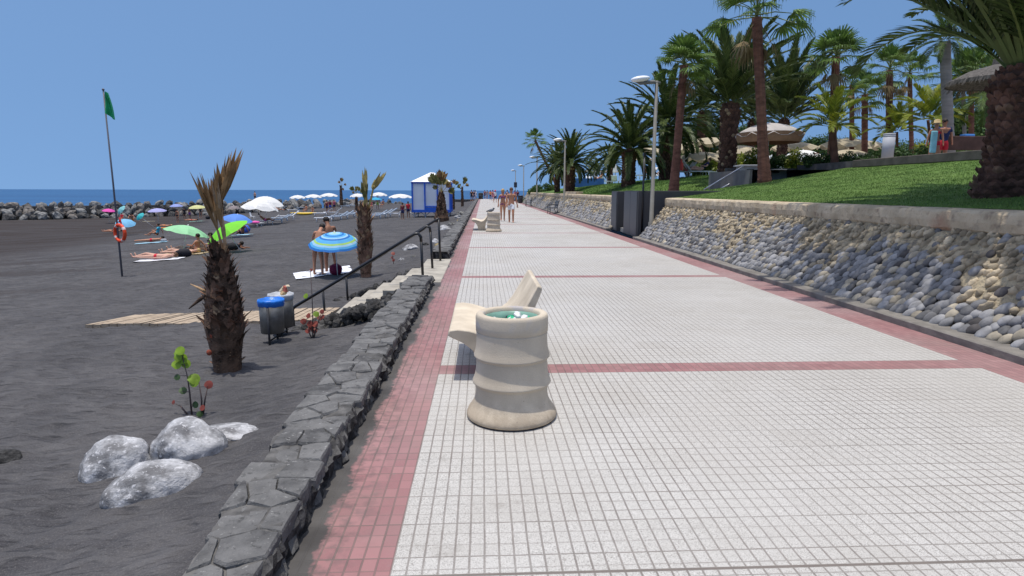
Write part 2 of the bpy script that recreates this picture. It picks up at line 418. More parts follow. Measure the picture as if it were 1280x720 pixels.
# far end of the promenade land, falling to the sea
q = mat('embankment_rock', (.07, .068, .066), .95, .3, 1.2, .8, 6, dist=.3)
b = MB(); b.box((90, 120, -2.2), (200, 5, 4.3)); b.box((2, 123.2, -2.4), (8, 3.2, 4.6)); tag(b.obj('embankment', q, smooth=False), kind='structure')
# cores under the pavement edge and the bank fronts so nothing is see-through
b = MB(); b.box((-1.08, 5, -.72), (.28, 13.5, 1.35)); b.box((-1.08, 67.4, -.72), (.28, 104.8, 1.35)); tag(b.obj('foundation', mat('foundation_concrete', (.12, .115, .11), .95, .2, 4, .4, 30), smooth=False), kind='structure')

# ---- grass blades on the lawn near the camera (stuff)
def grass(name, n, x0, x1, y0, y1, hmin, hmax):
    rs = np.random.RandomState(3); V = []; F = []
    X = rs.uniform(x0, x1, n); Y = y0+(y1-y0)*rs.uniform(0, 1, n)**1.5
    for i in range(n):
        x, y = X[i], Y[i]; z = lawn(x, y)-.005+.02*noise.noise(Vector((x*.8, y*.8, 0))); h = rs.uniform(hmin, hmax)*(1+.5*noise.noise(Vector((x*2, y*2, 5)))); a = rs.uniform(0, 6.28)
        w_ = .005+.004*y/15; dx, dy = math.cos(a)*w_, math.sin(a)*w_; lx, ly = rs.normal(0, .02, 2)
        V += [(x-dx, y-dy, z), (x+dx, y+dy, z), (x+lx, y+ly, z+h)]; F.append((3*i, 3*i+1, 3*i+2))
    b = MB(); b.v = V; b.n = len(V); b.f = F; b.m = [0]*n
    tag(b.obj(name, mat('grass_blade', (.125, .205, .05), .8, .35, 1.2, island=.35, trans=.25), smooth=False), 'short green lawn grass on the bank above the stone wall', 'grass', kind='stuff')
grass('lawn_grass', 90000, 6.73, 14.5, 5.2, 24.1, .018, .042)
grass('lawn_grass', 36000, 6.73, 13.5, 28.3, 60, .04, .09)

# ================================================================== LEFT LOW WALL (lava stone, slab top)
q = NB('lava_wall_stone'); 
wv_ = q.nt.nodes.new('ShaderNodeVectorMath'); wv_.operation = 'MULTIPLY_ADD'
ncol = q.nt.nodes.new('ShaderNodeTexNoise'); ncol.inputs['Scale'].default_value = 7; ncol.inputs['Detail'].default_value = 5; q.L(q.tc, ncol.inputs['Vector'])
q.L(ncol.outputs['Color'], wv_.inputs[0]); wv_.inputs[1].default_value = (.22, .22, .22); q.L(q.mapv((1.1, .9, 1.6)), wv_.inputs[2])
vd = q.voro(4.6, 'DISTANCE_TO_EDGE', wv_.outputs[0])
vc = N(q.nt, 'ShaderNodeTexVoronoi'); vc.inputs['Scale'].default_value = 4.6; q.L(wv_.outputs[0], vc.inputs['Vector'])
cc = N(q.nt, 'ShaderNodeSeparateColor'); q.L(vc.outputs['Color'], cc.inputs[0])
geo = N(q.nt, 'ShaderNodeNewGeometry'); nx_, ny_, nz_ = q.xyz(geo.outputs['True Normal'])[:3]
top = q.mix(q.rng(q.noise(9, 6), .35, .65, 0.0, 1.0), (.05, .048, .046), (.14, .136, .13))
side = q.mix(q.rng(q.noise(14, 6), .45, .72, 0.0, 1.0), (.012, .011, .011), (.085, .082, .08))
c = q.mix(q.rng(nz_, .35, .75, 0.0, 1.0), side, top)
h = q.math('ADD', q.noise(22, 6), q.math('MULTIPLY', q.noise(90, 4), .3))
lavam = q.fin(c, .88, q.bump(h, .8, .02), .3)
q = NB('lava_slab'); g2 = N(q.nt, 'ShaderNodeNewGeometry')
c = q.mix(q.rng(q.noise(5, 7, rough=.62), .36, .64, 0.0, 1.0), (.055, .054, .054), (.15, .148, .145))
c = q.mix(q.rng(g2.outputs['Random Per Island'], 0.0, 1.0, 0.0, .45), c, (.20, .197, .19))
c = q.mix(q.rng(q.noise(17, 7, rough=.7), .56, .64, 0.0, .8), c, (.05, .049, .048))
c = q.mix(q.rng(q.noise(30, 6, rough=.7), .60, .67, 0.0, .55), c, (.36, .355, .34))
slabm = q.fin(c, .85, q.bump(q.math('ADD', q.noise(12, 7, rough=.65), q.math('MULTIPLY', q.noise(60, 4), .3)), .9, .022), .3)
def clip(poly, p, n):
    out = []
    for i in range(len(poly)):
        a, b_ = poly[i], poly[(i+1) % len(poly)]; da, db = (a-p).dot(n), (b_-p).dot(n)
        if da <= 0: out.append(a)
        if (da < 0) != (db < 0): out.append(a+(b_-a)*(da/(da-db)))
    return out
def slabs(root, xr, xlf, h0, y0, y1, rows, step, sub, seed):
    rs = random.Random(seed); pts = []; W_ = xr-xlf(5); ny = int((y1-y0)/step)
    for j in range(ny+1):
        for i in range(rows): pts.append(Vector((xlf(5)+W_*(i+.5+rs.uniform(-.42, .42)+(.25 if j % 2 else -.2))/rows, y0+(j+.5+rs.uniform(-.42, .42))*step)))
    b = MB()
    for k, p in enumerate(pts):
        xl = xlf(p.y)+rs.uniform(-.03, .03); xe = xr+rs.uniform(-.045, .02)
        poly = [Vector((xl, p.y-1)), Vector((xe, p.y-1)), Vector((xe, p.y+1)), Vector((xl, p.y+1))]
        for q_ in pts[max(0, k-3*rows):k+3*rows+1]:
            if q_ is p or len(poly) < 3: continue
            d = q_-p; poly = clip(poly, p+d*.5-d.normalized()*.0025, d)
        poly = [v for v in poly if y0-.05 < v.y < y1+.02] 
        if len(poly) < 3: continue
        c = sum(poly, Vector((0, 0)))/len(poly); ring = []
        for i in range(len(poly)):
            a, e = poly[i], poly[(i+1) % len(poly)]; m_ = max(1, int((e-a).length/sub))
            for t in range(m_): ring.append(a.lerp(e, t/m_))
        tx, ty, tz = rs.uniform(-.07, .07), rs.uniform(-.05, .05), rs.uniform(-.014, .016)
        def z(v): return h0+tz+(v.x-c.x)*tx+(v.y-c.y)*ty+.006*noise.noise(Vector((v.x*12, v.y*12, k)))
        n = len(ring); V_ = []
        for v in ring:
            o = (v-c); w_ = 1+.07*noise.noise(Vector((v.x*16, v.y*16, 3))); v1 = c+o*w_; v0 = c+o*w_*(1+.0)
            V_.append((v0.x, v0.y, h0-.075+.012*noise.noise(Vector((v.x*20, v.y*20, 9)))))
        for v in ring: v1 = c+(v-c)*(1+.07*noise.noise(Vector((v.x*16, v.y*16, 3)))); V_.append((v1.x, v1.y, z(v1)-.014))
        for v in ring: v1 = c+(v-c)*(.93+.05*noise.noise(Vector((v.x*16, v.y*16, 3)))); V_.append((v1.x, v1.y, z(v1)))
        V_.append((c.x, c.y, z(c)+.003)); F_ = []
        for i in range(n):
            j = (i+1) % n; F_ += [(i, j, n+j, n+i), (n+i, n+j, 2*n+j, 2*n+i), (2*n+i, 2*n+j, 3*n)]
        b.add(V_, F_)
    b.obj('top_slabs', slabm, root, smooth=False)
def low_wall(name, xr, xl, h0, y0, y1, st, label, zb=-1.3):
    hs = h0; h0 = h0-.016; b = MB(); prof = [(xl-.03, zb), (xl-.02, -.6), (xl-.01, -.25), (xl, -.05)]+[(xl, h0-.05)]+[(xl+(xr-xl)*t, h0) for t in (.03, .2, .4, .6, .8, .93)]+[(xr-.004, h0-.03), (xr+.018, h0-.06), (xr+.032, h0-.10), (xr+.045, h0-.14), (xr+.05, -.06)]
    n = len(prof); ny = int((y1-y0)/st); rs = random.Random(5)
    for j in range(ny+1):
        Y = y0+(y1-y0)*j/ny; wid = (-.11*(1-sm(Y, 2.2, 2.9))-.0) if y0 < 5 else 0
        cell = math.floor(Y/.23+.8*noise.noise(Vector((0, Y*.9, 0))))
        jr = random.Random(cell); ex = jr.uniform(-.014, .012); el = jr.uniform(-.03, .03); tz = jr.uniform(-.012, .012)
        for k, (x, z) in enumerate(prof):
            dx = dz = 0
            x0_ = x; x = x-wid if k <= 5 else x
            if y0 < 5 and k <= 5: x -= .03*sm(Y, 3, 5)
            if k <= 5: dx = el*.7+.03*noise.noise(Vector((Y*9, z*9, 1)))
            elif k >= 10:
                dx = ex+.034*noise.noise(Vector((Y*6, z*11, 4)))+.03*noise.noise(Vector((Y*17, z*25, 8)))
                if k > 12: dx -= .03
            if 4 <= k <= 11: dz = tz+.012*noise.noise(Vector((x*7, Y*5, 2)))+.01*noise.noise(Vector((x*20, Y*20, 2)))
            b.v.append((x+dx, Y+.02*noise.noise(Vector((x*8, Y*8, z*8))), z+dz))
    b.n = len(b.v)
    for j in range(ny):
        for k in range(n-1): b.f.append((j*n+k, j*n+k+1, (j+1)*n+k+1, (j+1)*n+k)); b.m.append(0)
    b.f.append(tuple(range(n))); b.m.append(0); b.f.append(tuple(reversed(range(ny*n, (ny+1)*n)))); b.m.append(0)
    # reverse orientation so normals point out
    b.f = [tuple(reversed(f)) for f in b.f]
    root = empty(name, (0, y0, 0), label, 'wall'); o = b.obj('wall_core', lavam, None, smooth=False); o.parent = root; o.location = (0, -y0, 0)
    near_ = y0 < 5
    def xlf(Y): return xl+(.11*(1-sm(Y, 2.2, 2.9))-.03*sm(Y, 3, 5) if near_ else 0)
    k0 = len(bpy.data.objects); slabs(root, xr, xlf, hs, y0, y1, 2 if near_ else 2, .185 if near_ else .42, .028 if near_ else .12, 3)
    for ch in root.children:
        ch.location = (0, -y0, 0)
    return root
low_wall('low_stone_wall', -.89, -1.26, .17, 1.2, 10.75, .035, 'nearest stretch of low dark lava stone wall along the left pavement edge, ending at the beach steps')
low_wall('low_stone_wall', -.84, -1.24, .19, 14.9, 119, .12, 'long far stretch of low dark stone wall running from the beach steps to the sea')

# ================================================================== RIGHT REVETMENT
kerbm = mat('kerb_concrete', (.19, .175, .155), .9, .25, 5, .5, 40)
q = NB('weathered_coping')
c = q.mix(q.rng(q.noise(2.5, 6), .35, .65, 0.0, 1.0), (.38, .31, .215), (.56, .47, .34))
c = q.mix(q.rng(q.noise(7, 6), .56, .7, 0.0, .7), c, (.17, .13, .10))
c = q.mix(q.rng(q.noise(1.3, 5), .6, .7, 0.0, .55), c, (.36, .17, .11))
copem = q.fin(c, .9, q.bump(q.noise(18, 8, rough=.65), .8, .03), .2)
q = NB('revetment_mortar')
c = q.mix(q.rng(q.noise(3, 7, rough=.6), .35, .65, 0.0, 1.0), (.33, .27, .18), (.56, .475, .33))
c = q.mix(q.rng(q.noise(11, 7, rough=.65), .5, .62, 0.0, .75), c, (.17, .155, .135))
mortm = q.fin(c, .95, q.bump(q.noise(12, 8, rough=.65), 1.0, .09), .2)
cobm = [mat('cobble_blue_grey', (.20, .198, .20), .75, .3, 9, .35, 60, island=.5, detail=6),
        mat('cobble_warm', (.30, .265, .205), .8, .25, 9, .35, 60, island=.3, detail=6),
        mat('cobble_dark', (.075, .068, .066), .8, .3, 9, .35, 60, island=.3), mat('tan_rubble', (.36, .30, .21), .9, .35, 6, .8, 25, island=.4, dist=.02)]
X0, Z0, X1, Z1 = 5.42, .07, 6.40, 1.16
SL = Vector((X1-X0, 0, Z1-Z0)); SLn = SL.length; SU = SL.normalized(); SN = Vector((-SU.z, 0, SU.x))
def smear(y, t):   # where mortar covers the stones: patches, mostly in the upper half
    n1 = noise.noise(Vector((y*.55, t*1.6, 9)))+.5*noise.noise(Vector((y*1.7, t*3.5, 3)))
    return n1 + (t/SLn-.50)*1.7
def revetment(y0, y1, label, st, near):
    root = empty('retaining_wall', (X0, y0, 0), label, 'retaining wall')
    off = Vector((X0, y0, 0))
    def rel(b):
        b.v = [(v[0]-off.x, v[1]-off.y, v[2]) for v in b.v]; return b
    b = MB(); ny = int((y1-y0)/st); nt_ = 22 if near else 10
    for j in range(ny+1):
        Y = y0+(y1-y0)*j/ny
        for i in range(nt_+1):
            t = SLn*1.06*i/nt_-.03; p = Vector((X0, Y, Z0))+SU*t
            s = smear(Y, t); bulge = -.035+.075*sm(s, -.05, .25)+(.05*noise.noise(Vector((Y*4+t*2, t*5, 0)))+.035*noise.noise(Vector((Y*9+t*4, t*11, 0))))*(1 if s > 0 else .4)
            b.v.append(tuple(p+SN*bulge))
    b.n = len(b.v); m = nt_+1
    for j in range(ny):
        for i in range(nt_): b.f.append((j*m+i, (j+1)*m+i, (j+1)*m+i+1, j*m+i+1)); b.m.append(0)
    rel(b).obj('mortar_face', mortm, root)
    # cobbles
    b = MB(); rs = random.Random(11 if near else 12)
    y = y0+.05
    row = 0; t = .05; 
    while t < SLn-.02:
        frac = t/SLn; wy = .145-.04*frac if near else .20; ht = (.185-.065*frac) if near else .22
        y = y0+.06+(row % 2)*wy*.5
        while y < y1-.06:
            yy = y+rs.uniform(-.025, .025); tt = t+rs.uniform(-.025, .025); y += wy*rs.uniform(.78, 1.02)
            s = smear(yy, tt)
            tan_ = s > .05 and rs.random() < min(.9, .25+1.5*s)
            if tan_ and rs.random() < .35: continue
            sc = rs.uniform(.7, 1.12); a = rs.gauss(1.12, .2) 
            lx, ly, lz = ht*.60*sc, wy*.53*rs.uniform(.8, 1.1)*sc**.5, .052*sc
            U = Vector((0, 1, 0))*math.cos(a)+SU*math.sin(a)*(-1); W_ = SN.cross(U)
            U2 = U; M = Matrix((U2, W_, SN)).transposed()
            c_ = Vector((X0, yy, Z0))+SU*tt+SN*(.022 if s < 0 else .04)
            if tan_: lx, ly, lz = rs.uniform(.04, .10), rs.uniform(.025, .05), .055; yy += rs.uniform(-.05, .05)
            mi = 3 if tan_ else 0 if rs.random() < .78 else (1 if rs.random() < .8 else 2)
            lod = yy < 13
            o = b.n; b.ell((0, 0, 0), (lx, ly, lz), None, mi, 10 if lod else 7, 6 if lod else 4)
            sd = rs.uniform(0, 99)
            for k in range(o, b.n):
                v = Vector(b.v[k]); v *= 1+(.5 if tan_ else .16)*noise.noise(v*(22 if tan_ else 9)+Vector((sd, 0, 0))); b.v[k] = tuple(M @ v+c_)
        t += ht*.66; row += 1
    rel(b).obj('cobble_facing', cobm, root); print('cobbles', len(b.v))
    # coping beam with worn edges
    b = MB(); ny = int((y1-y0)/(.07 if near else .25)); 
    prof = [(6.33, 1.12), (6.28, 1.17), (6.265, 1.27), (6.275, 1.38), (6.31, 1.415), (6.5, 1.422), (6.66, 1.426), (6.76, 1.426), (6.78, 1.1), (6.5, 1.05)]
    n = len(prof)
    for j in range(ny+1):
        Y = y0+(y1-y0)*j/ny
        for k, (x, z) in enumerate(prof):
            a = .02 if k < 6 else .008
            b.v.append((x+a*noise.noise(Vector((Y*5, z*12, 3))), Y, z+a*.8*noise.noise(Vector((Y*3, x*9, 5)))))
    b.n = len(b.v)
    for j in range(ny):
        for k in range(n): k2 = (k+1) % n; b.f.append((j*n+k, (j+1)*n+k, (j+1)*n+k2, j*n+k2)); b.m.append(0)
    b.f += [tuple(range(n)), tuple(reversed(range(ny*n, (ny+1)*n)))]; b.m += [0, 0]
    rel(b).obj('coping', copem, root, smooth=False)
    # kerb with a flat ledge behind it
    b = MB(); ny = int((y1-y0)/.3)
    prof = [(5.195, -.02), (5.19, .075), (5.205, .088), (5.30, .086), (5.44, .10), (5.44, -.02)]; n = len(prof)
    for j in range(ny+1):
        Y = y0+(y1-y0)*j/ny
        for k, (x, z) in enumerate(prof): b.v.append((x+.006*noise.noise(Vector((Y*2, k, 3))), Y, z+.004*noise.noise(Vector((Y*3, k, 3)))))
    b.n = len(b.v)
    for j in range(ny):
        for k in range(n): k2 = (k+1) % n; b.f.append((j*n+k, (j+1)*n+k, (j+1)*n+k2, j*n+k2)); b.m.append(0)
    b.f += [tuple(range(n)), tuple(reversed(range(ny*n, (ny+1)*n)))]; b.m += [0, 0]
    rel(b).obj('kerb', kerbm, root, smooth=False)
    return root
revetment(1.5, 20.9, 'near sloping retaining wall faced with grey cobbles and smeared mortar under the lawn', .06, True)
rv = revetment(25.6, 88, 'far cobbled retaining wall beyond the dark stair enclosure, running behind the benches', .25, False)
b = MB(); b.box((6.62-X0, 44.5-25.6, 1.33), (.5, 5.5, .52)); b.obj('raised_block', copem, rv, smooth=False, bevel=.02)

# ================================================================== STAIR ENCLOSURE (dark grey blocks)
encm = mat('dark_grey_render', (.055, .055, .058), .6, .12, 1.5, .15, 60)
encl = mat('grey_metal_panel', (.075, .077, .082), .5, .08, 2, 0)
r_ = empty('stair_enclosure', (5.5, 21.6, 0), 'nearest dark grey block wall beside the garden stairs, cutting into the cobbled wall', 'wall')
b = MB(); b.box((1.6, .95, .83), (3.2, 2.1, 1.66)); b.obj('block_wall', encm, r_, smooth=False, bevel=.015)
b = MB(); 
for k in range(2): b.box((-.012, .5+k*1.0, .83), (.02, .97, 1.6))
b.obj('front_panel', encl, r_, smooth=False)
r_ = empty('stair_enclosure', (5.5, 24.9, 0), 'farther dark grey block wall on the other side of the garden stair entrance', 'wall')
b = MB(); b.box((1.6, .55, .82), (3.2, 1.1, 1.64)); b.obj('block_wall', encm, r_, smooth=False, bevel=.015)
b = MB(); b.box((-.012, .55, .82), (.02, .98, 1.56)); b.obj('front_panel', encl, r_, smooth=False)
r_ = empty('entrance_gate', (5.75, 23.65, 0), 'slim metal gate of dark and pale posts between the two dark grey blocks', 'gate')
for k in range(3):
    b = MB(); b.tube([(0, .15+k*.42, .02), (0, .15+k*.42, 1.6)], .035, 8); b.obj('gate_post', mat('dark_metal', (.05, .05, .055), .4, .1, 5, metal=.6) if k != 0 else mat('pale_metal', (.6, .6, .62), .35, .05, 5, metal=.7), r_)
b = MB(); b.box((.06, .55, .8), (.03, .74, 1.3)); b.obj('gate_panel', mat('gate_glass', (.16, .17, .19), .25, .2, 2), r_, smooth=False)
# steps up between the blocks
b = MB()
for k in range(9): b.box((5.95+k*.33+2.2, 24.25, .085+k*.085), (5.0, 1.15, .17+k*.17))
st = b.obj('garden_steps', mat('step_concrete', (.28, .27, .25), .9, .15, 3, .3, 30), smooth=False); st.location = (0, 0, 0); tag(st, 'concrete steps climbing from the promenade between the dark grey blocks', 'steps')
# ================================================================== VEGETATION
gr_can = mat('canary_leaf', (.045, .078, .020), .45, .3, .8, island=.35, trans=.2, base2=(.10, .135, .04))
gr_fan = mat('fan_leaf', (.075, .145, .03), .5, .3, 1.0, island=.35, trans=.32, base2=(.15, .24, .055))
gr_fandry = mat('fan_leaf_dry', (.22, .16, .08), .8, .3, 1.5, island=.3, trans=.2)
gr_yel = mat('yellow_green_leaf', (.13, .20, .02), .5, .25, 1.2, island=.3, trans=.3, base2=(.26, .28, .03))
gr_bush = mat('bush_leaf', (.032, .075, .018), .55, .3, 1.5, island=.45, trans=.2, base2=(.065, .13, .03))
gr_bush2 = mat('feathery_leaf', (.075, .125, .03), .6, .3, 1.5, island=.4, trans=.25)
stemg = mat('leaf_stem', (.14, .17, .05), .6, .2, 3)
bark_c = mat('canary_bark', (.12, .06, .04), .95, .4, 3, .8, 25, island=.35, dist=.03)
bark_w = mat('fan_palm_bark', (.17, .075, .05), .95, .35, 3, .9, 12, dist=.03, stretch=(1, 1, 2.5))
bark_g = mat('ringed_grey_bark', (.26, .235, .21), .9, .2, 2, .8, 7, dist=.03, stretch=(.3, .3, 3))
bark_d = mat('fibrous_bark', (.075, .045, .030), .95, .45, 5, .9, 40, island=.5, dist=.02, base2=(.14, .085, .055))
bark_r = mat('reddish_leaf_base', (.20, .11, .07), .9, .4, 6, .6, 30, island=.5)
tan_l = mat('cut_leaf_base', (.36, .24, .14), .9, .3, 8, .4, 30, island=.3)

def frond(b, P0, az, el, Ln, droop, nl, ll, mi=0, ms=1, rs=random, wl=.035, vee=.35, twist=0):
    """a pinnate palm frond: curved rachis with two rows of leaflets"""
    d = Vector((math.cos(az)*math.cos(el), math.sin(az)*math.cos(el), math.sin(el)))
    side = Vector((-math.sin(az), math.cos(az), 0)); n = 14; pts = [Vector(P0)]; ts = [d.copy()]
    for i in range(n):
        t = i/n; axis = side
        ang = droop/n*(.35+1.5*t)
        d = (Matrix.Rotation(ang, 3, axis) @ d) if True else d
        pts.append(pts[-1]+d*Ln/n); ts.append(d.copy())
    b.tube(pts, [.03*(1-.85*i/n)*Ln/4 for i in range(n+1)], 4, ms, False)
    V = []; F = []
    for s in (-1, 1):
        for k in range(nl):
            t = .12+.87*(k+rs.uniform(-.3, .3))/nl; t = min(.995, max(.1, t)); f = t*n; i = min(n-1, int(f)); u = f-i
            p = pts[i].lerp(pts[i+1], u); T = ts[i].lerp(ts[i+1], u).normalized()
            Sd = side*s; Nn = T.cross(side).normalized(); 
            if Nn.z < 0: Nn = -Nn
            a = .95-.60*t+rs.uniform(-.06, .06); v = vee+rs.uniform(-.14, .14)
            L_ = ll*(.45+.55*math.sin(math.pi*min(1, .18+.72*t)))*rs.uniform(.85, 1.1)*(1 if t < .93 else .75)
            dr = (T*math.cos(a)+(Sd*math.cos(v)+Nn*math.sin(v))*math.sin(a)).normalized()
            wd = (T-dr*T.dot(dr)).normalized()*.75+Nn*.5*rs.uniform(-1, 1); wd = (wd-dr*wd.dot(dr)).normalized()*wl*.5
            m = p+dr*L_*.5; e = p+dr*L_+Vector((0, 0, -.12*L_)); o = len(V)
            V += [p-wd*.6, p+wd*.6, m+wd, m-wd, e]; F += [(o, o+1, o+2, o+3), (o+3, o+2, o+4)]
    b.add(V, F, mi)

def canary_crown(seed, nf, L0, nl, ll, wl, filt=None, elmin=-.25, tight=1.0, dk=1.0):
    rs = random.Random(seed); b = MB()
    for i in range(nf):
        u = i/(nf-1); az = i*2.39996+rs.uniform(-.2, .2)
        el = 1.48-(1.48-elmin)*u**.9*tight+rs.uniform(-.08, .08)
        Ln = L0*(.72+.33*math.sin(math.pi*min(1, u*.8+.15)))*rs.uniform(.9, 1.08)
        if filt and not filt(az, el, Ln): continue
        P0 = Vector((math.cos(az)*.18*(u+.2), math.sin(az)*.18*(u+.2), .35*(1-u)))
        frond(b, P0, az, el, Ln, (.55+.75*u)*dk*rs.uniform(.85, 1.15), nl, ll, 0, 1, rs, wl)
    return b
def canary_trunk(r, h, seed, ring=.15, n=15, flare=1.0):
    rs = random.Random(seed); b = MB()
    prof = [(r*flare*1.05, -.15), (r*flare, .15), (r*.97, h*.3), (r*.95, h*.7), (r*1.12, h*.93), (r*.8, h+.1), (0, h+.25)]
    b.lathe(prof, 18, m=0)
    def rad(z):
        for (a, za), (c, zc) in zip(prof, prof[1:]):
            if za <= z <= zc: return a+(c-a)*(z-za)/(zc-za)
        return r
    row = 0; z = .02
    while z < h+.05:
        R_ = rad(z)
        for k in range(n):
            a = 2*math.pi*(k+.5*(row % 2))/n+rs.uniform(-.04, .04); w_ = math.pi*R_/n*1.15; hh = ring*.75
            o = Vector((math.cos(a), math.sin(a), 0)); t = Vector((-math.sin(a), math.cos(a), 0)); out = rs.uniform(.045, .085)
            c = o*(R_-.01); Z = Vector((0, 0, 1)); zc = z+rs.uniform(-.02, .02)
            V = [c-t*w_+Z*zc, c+Z*(zc-hh), c+t*w_+Z*zc, c+o*out*.8+t*w_*.45+Z*(zc+hh*.75), c+o*out*.8-t*w_*.45+Z*(zc+hh*.75), c+o*out+Z*(zc+hh*.1)]
            b.add(V, [(0, 1, 5), (1, 2, 5), (2, 3, 5), (3, 4, 5), (4, 0, 5)], 0 if rs.random() < .93 else 1)
        z += ring; row += 1
    return b
def fan(b, P0, D, up, pet, bl, spread, ns, droop, mi, ms, rs, w0=.05, cut=.45):
    """a costapalmate leaf: petiole and radiating folded segments whose tips hang"""
    D = Vector(D).normalized(); P0 = Vector(P0); sd = D.cross(Vector(up)).normalized(); nn = sd.cross(D).normalized()
    pm = P0+D*pet*.5+nn*.04*pet; H = P0+D*pet-Vector((0, 0, .05*pet)); b.tube([P0, pm, H], [.025, .018, .012], 4, ms, False)
    V = []; F = []
    for k in range(ns):
        a = spread*(k/(ns-1)-.5); L_ = bl*(1-.25*abs(a/spread*2)**2)*rs.uniform(.9, 1.08)
        d = D*math.cos(a)+sd*math.sin(a); w_ = Vector(d.cross(nn)).normalized()*w0*L_*1.0; fold = nn*.02*(1 if k % 2 else -1)
        p1 = H+d*L_*cut+fold; p2 = H+d*L_*.78+fold*1.5-Vector((0, 0, 1))*droop*L_*.18*rs.uniform(.5, 1.5)
        p3 = H+d*L_*(1-.25*droop)-Vector((0, 0, 1))*droop*L_*.5*rs.uniform(.6, 1.5); o = len(V)
        V += [H-w_*.12, H+w_*.12, p1+w_, p1-w_, p2+w_*.5, p2-w_*.5, p3]
        F += [(o, o+1, o+2, o+3), (o+3, o+2, o+4, o+5), (o+5, o+4, o+6)]
    b.add(V, F, mi)
def fan_crown(seed, nf, pet, bl, ns=26, droop=.55, dry=6, elmin=-.7):
    rs = random.Random(seed); b = MB()
    for i in range(nf):
        u = i/(nf-1); az = i*2.39996+rs.uniform(-.25, .25); el = 1.45-(1.45-elmin)*u+rs.uniform(-.1, .1)
        D = Vector((math.cos(az)*math.cos(el), math.sin(az)*math.cos(el), math.sin(el)))
        up = Vector((-math.cos(az)*math.sin(el), -math.sin(az)*math.sin(el), math.cos(el)))+Vector((rs.uniform(-.3, .3), rs.uniform(-.3, .3), 0))
        fan(b, (0, 0, .25*(1-u)), D, up, pet*(.45+.6*u)*rs.uniform(.85, 1.1), bl*rs.uniform(.85, 1.1), 3.4 if u > .15 else 1.2, ns, droop*(.35+.9*u), 0, 1, rs)
    for i in range(dry):
        az = rs.uniform(0, 6.28); el = rs.uniform(-1.3, -.85); D = Vector((math.cos(az)*math.cos(el), math.sin(az)*math.cos(el), math.sin(el)))
        fan(b, (0, 0, -.1), D, Vector((math.cos(az), math.sin(az), .5)), pet*.7, bl*.8, 2.2, ns//2, 1.2, 2, 2, rs)
    return b
def trunk_path(root, top, r0, r1, mats, seed=0, rings=.12, bend=.0, n=12):
    """tapered ringed trunk from the origin to top (local)"""
    b = MB(); top = Vector(top); L_ = top.length; k = max(6, int(L_/rings)); pts = []; rr = []
    hz = Vector((top.x, top.y, 0))
    for i in range(k+1):
        t = i/k; p = top*t+hz*bend*math.sin(math.pi*t)*(-1); 
        if i == 0: p = p-Vector((0, 0, .15))
        pts.append(p); rr.append((r0+(r1-r0)*min(1, t*3)**.6 if t < .33 else r1)*(1+(.05 if i % 2 else -.02)))
    b.tube(pts, rr, n)
    return b.obj('trunk', mats, root)

# shared crown meshes
def mesh_of(b, name, mats, smooth=False): return b.mesh(name, mats, smooth)
CAN = [mesh_of(canary_crown(1, 62, 3.0, 62, .42, .048), 'crown', [gr_can, stemg]),
       mesh_of(canary_crown(2, 50, 3.1, 62, .42, .048, elmin=.45, tight=.95, dk=.7), 'crown', [gr_can, stemg]),
       mesh_of(canary_crown(3, 40, 3.0, 50, .44, .055, elmin=-.1), 'crown', [gr_can, stemg])]
FAN = [mesh_of(fan_crown(4, 25, .95, .95, elmin=-.35, dry=3), 'crown', [gr_fan, stemg, gr_fandry]),
       mesh_of(fan_crown(5, 20, 1.1, .85, elmin=-.4, dry=4), 'crown', [gr_fan, stemg, gr_fandry]),
       mesh_of(fan_crown(6, 20, 1.25, .85, elmin=-.42, dry=5, droop=.95), 'crown', [gr_fan, stemg, gr_fandry])]
YEL = mesh_of(canary_crown(9, 22, 2.4, 30, .6, .07, elmin=.1), 'crown', [gr_yel, stemg])
FEA = mesh_of(canary_crown(10, 30, 2.6, 44, .5, .04, elmin=-.5), 'crown', [gr_bush2, stemg])
print('crowns', [len(m.polygons) for m in CAN+FAN])

def palm(kind, bx, Y, ty, tx, width, sc, label, crown, group, by=None, seed=1, rz=None, cat='palm tree'):
    """kind C/W/G; bx: pixel column of the foot, (tx,ty): pixel of the trunk top at the same depth; width: trunk px"""
    base = XY(bx, Y); 
    if by is not None: base.z = PY(bx, by, Y).z
    top = PY(tx, ty, Y)-base; r = width/2*Y/FPX
    nm = {'C': 'date_palm', 'W': 'fan_palm', 'G': 'royal_palm', 'Y': 'young_palm'}[kind]
    root = empty(nm, base, label, cat, group)
    if kind == 'C':
        t = canary_trunk(r*.9, top.z, seed).obj('trunk', [bark_c, tan_l], root, smooth=False)
    elif kind == 'G': t = trunk_path(root, top, r*1.15, r*.85, bark_g, seed, rings=.14)
    elif kind == 'Y': t = trunk_path(root, top, r, r*.8, bark_c, seed)
    else: t = trunk_path(root, top, r*1.55, r, bark_w, seed)
    zt = Vector((0, 0, top.z)) if kind == 'C' else top
    link('crown', crown, root, zt, (0, 0, seed*1.7 if rz is None else rz), sc)
    return root
g1 = 'palm trees on the lawn above the promenade'
palm('C', 785, 38, 190, 785, 18, 1.05, 'stout low date palm with arching fronds, leftmost on the near lawn slope', CAN[0], g1, seed=2)
palm('C', 831, 40, 160, 832, 17, 1.3, 'stout dark-trunked date palm right behind the leaning reddish fan palm', CAN[0], g1, seed=3)
palm('C', 907, 30, 132, 906, 23, 1.25, 'thick-trunked date palm with steep upright fronds beside the handrails', CAN[1], g1, seed=4)
palm('C', 974, 44, 150, 975, 13, 1.75, 'date palm with long arching fronds partly hidden by the tallest fan palm', CAN[1], g1, by=205, seed=5)
palm('C', 712.5, 52, 205, 712, 12.5, .98, 'broad dark date palm standing at the far end of the lawn', CAN[0], g1, seed=6)
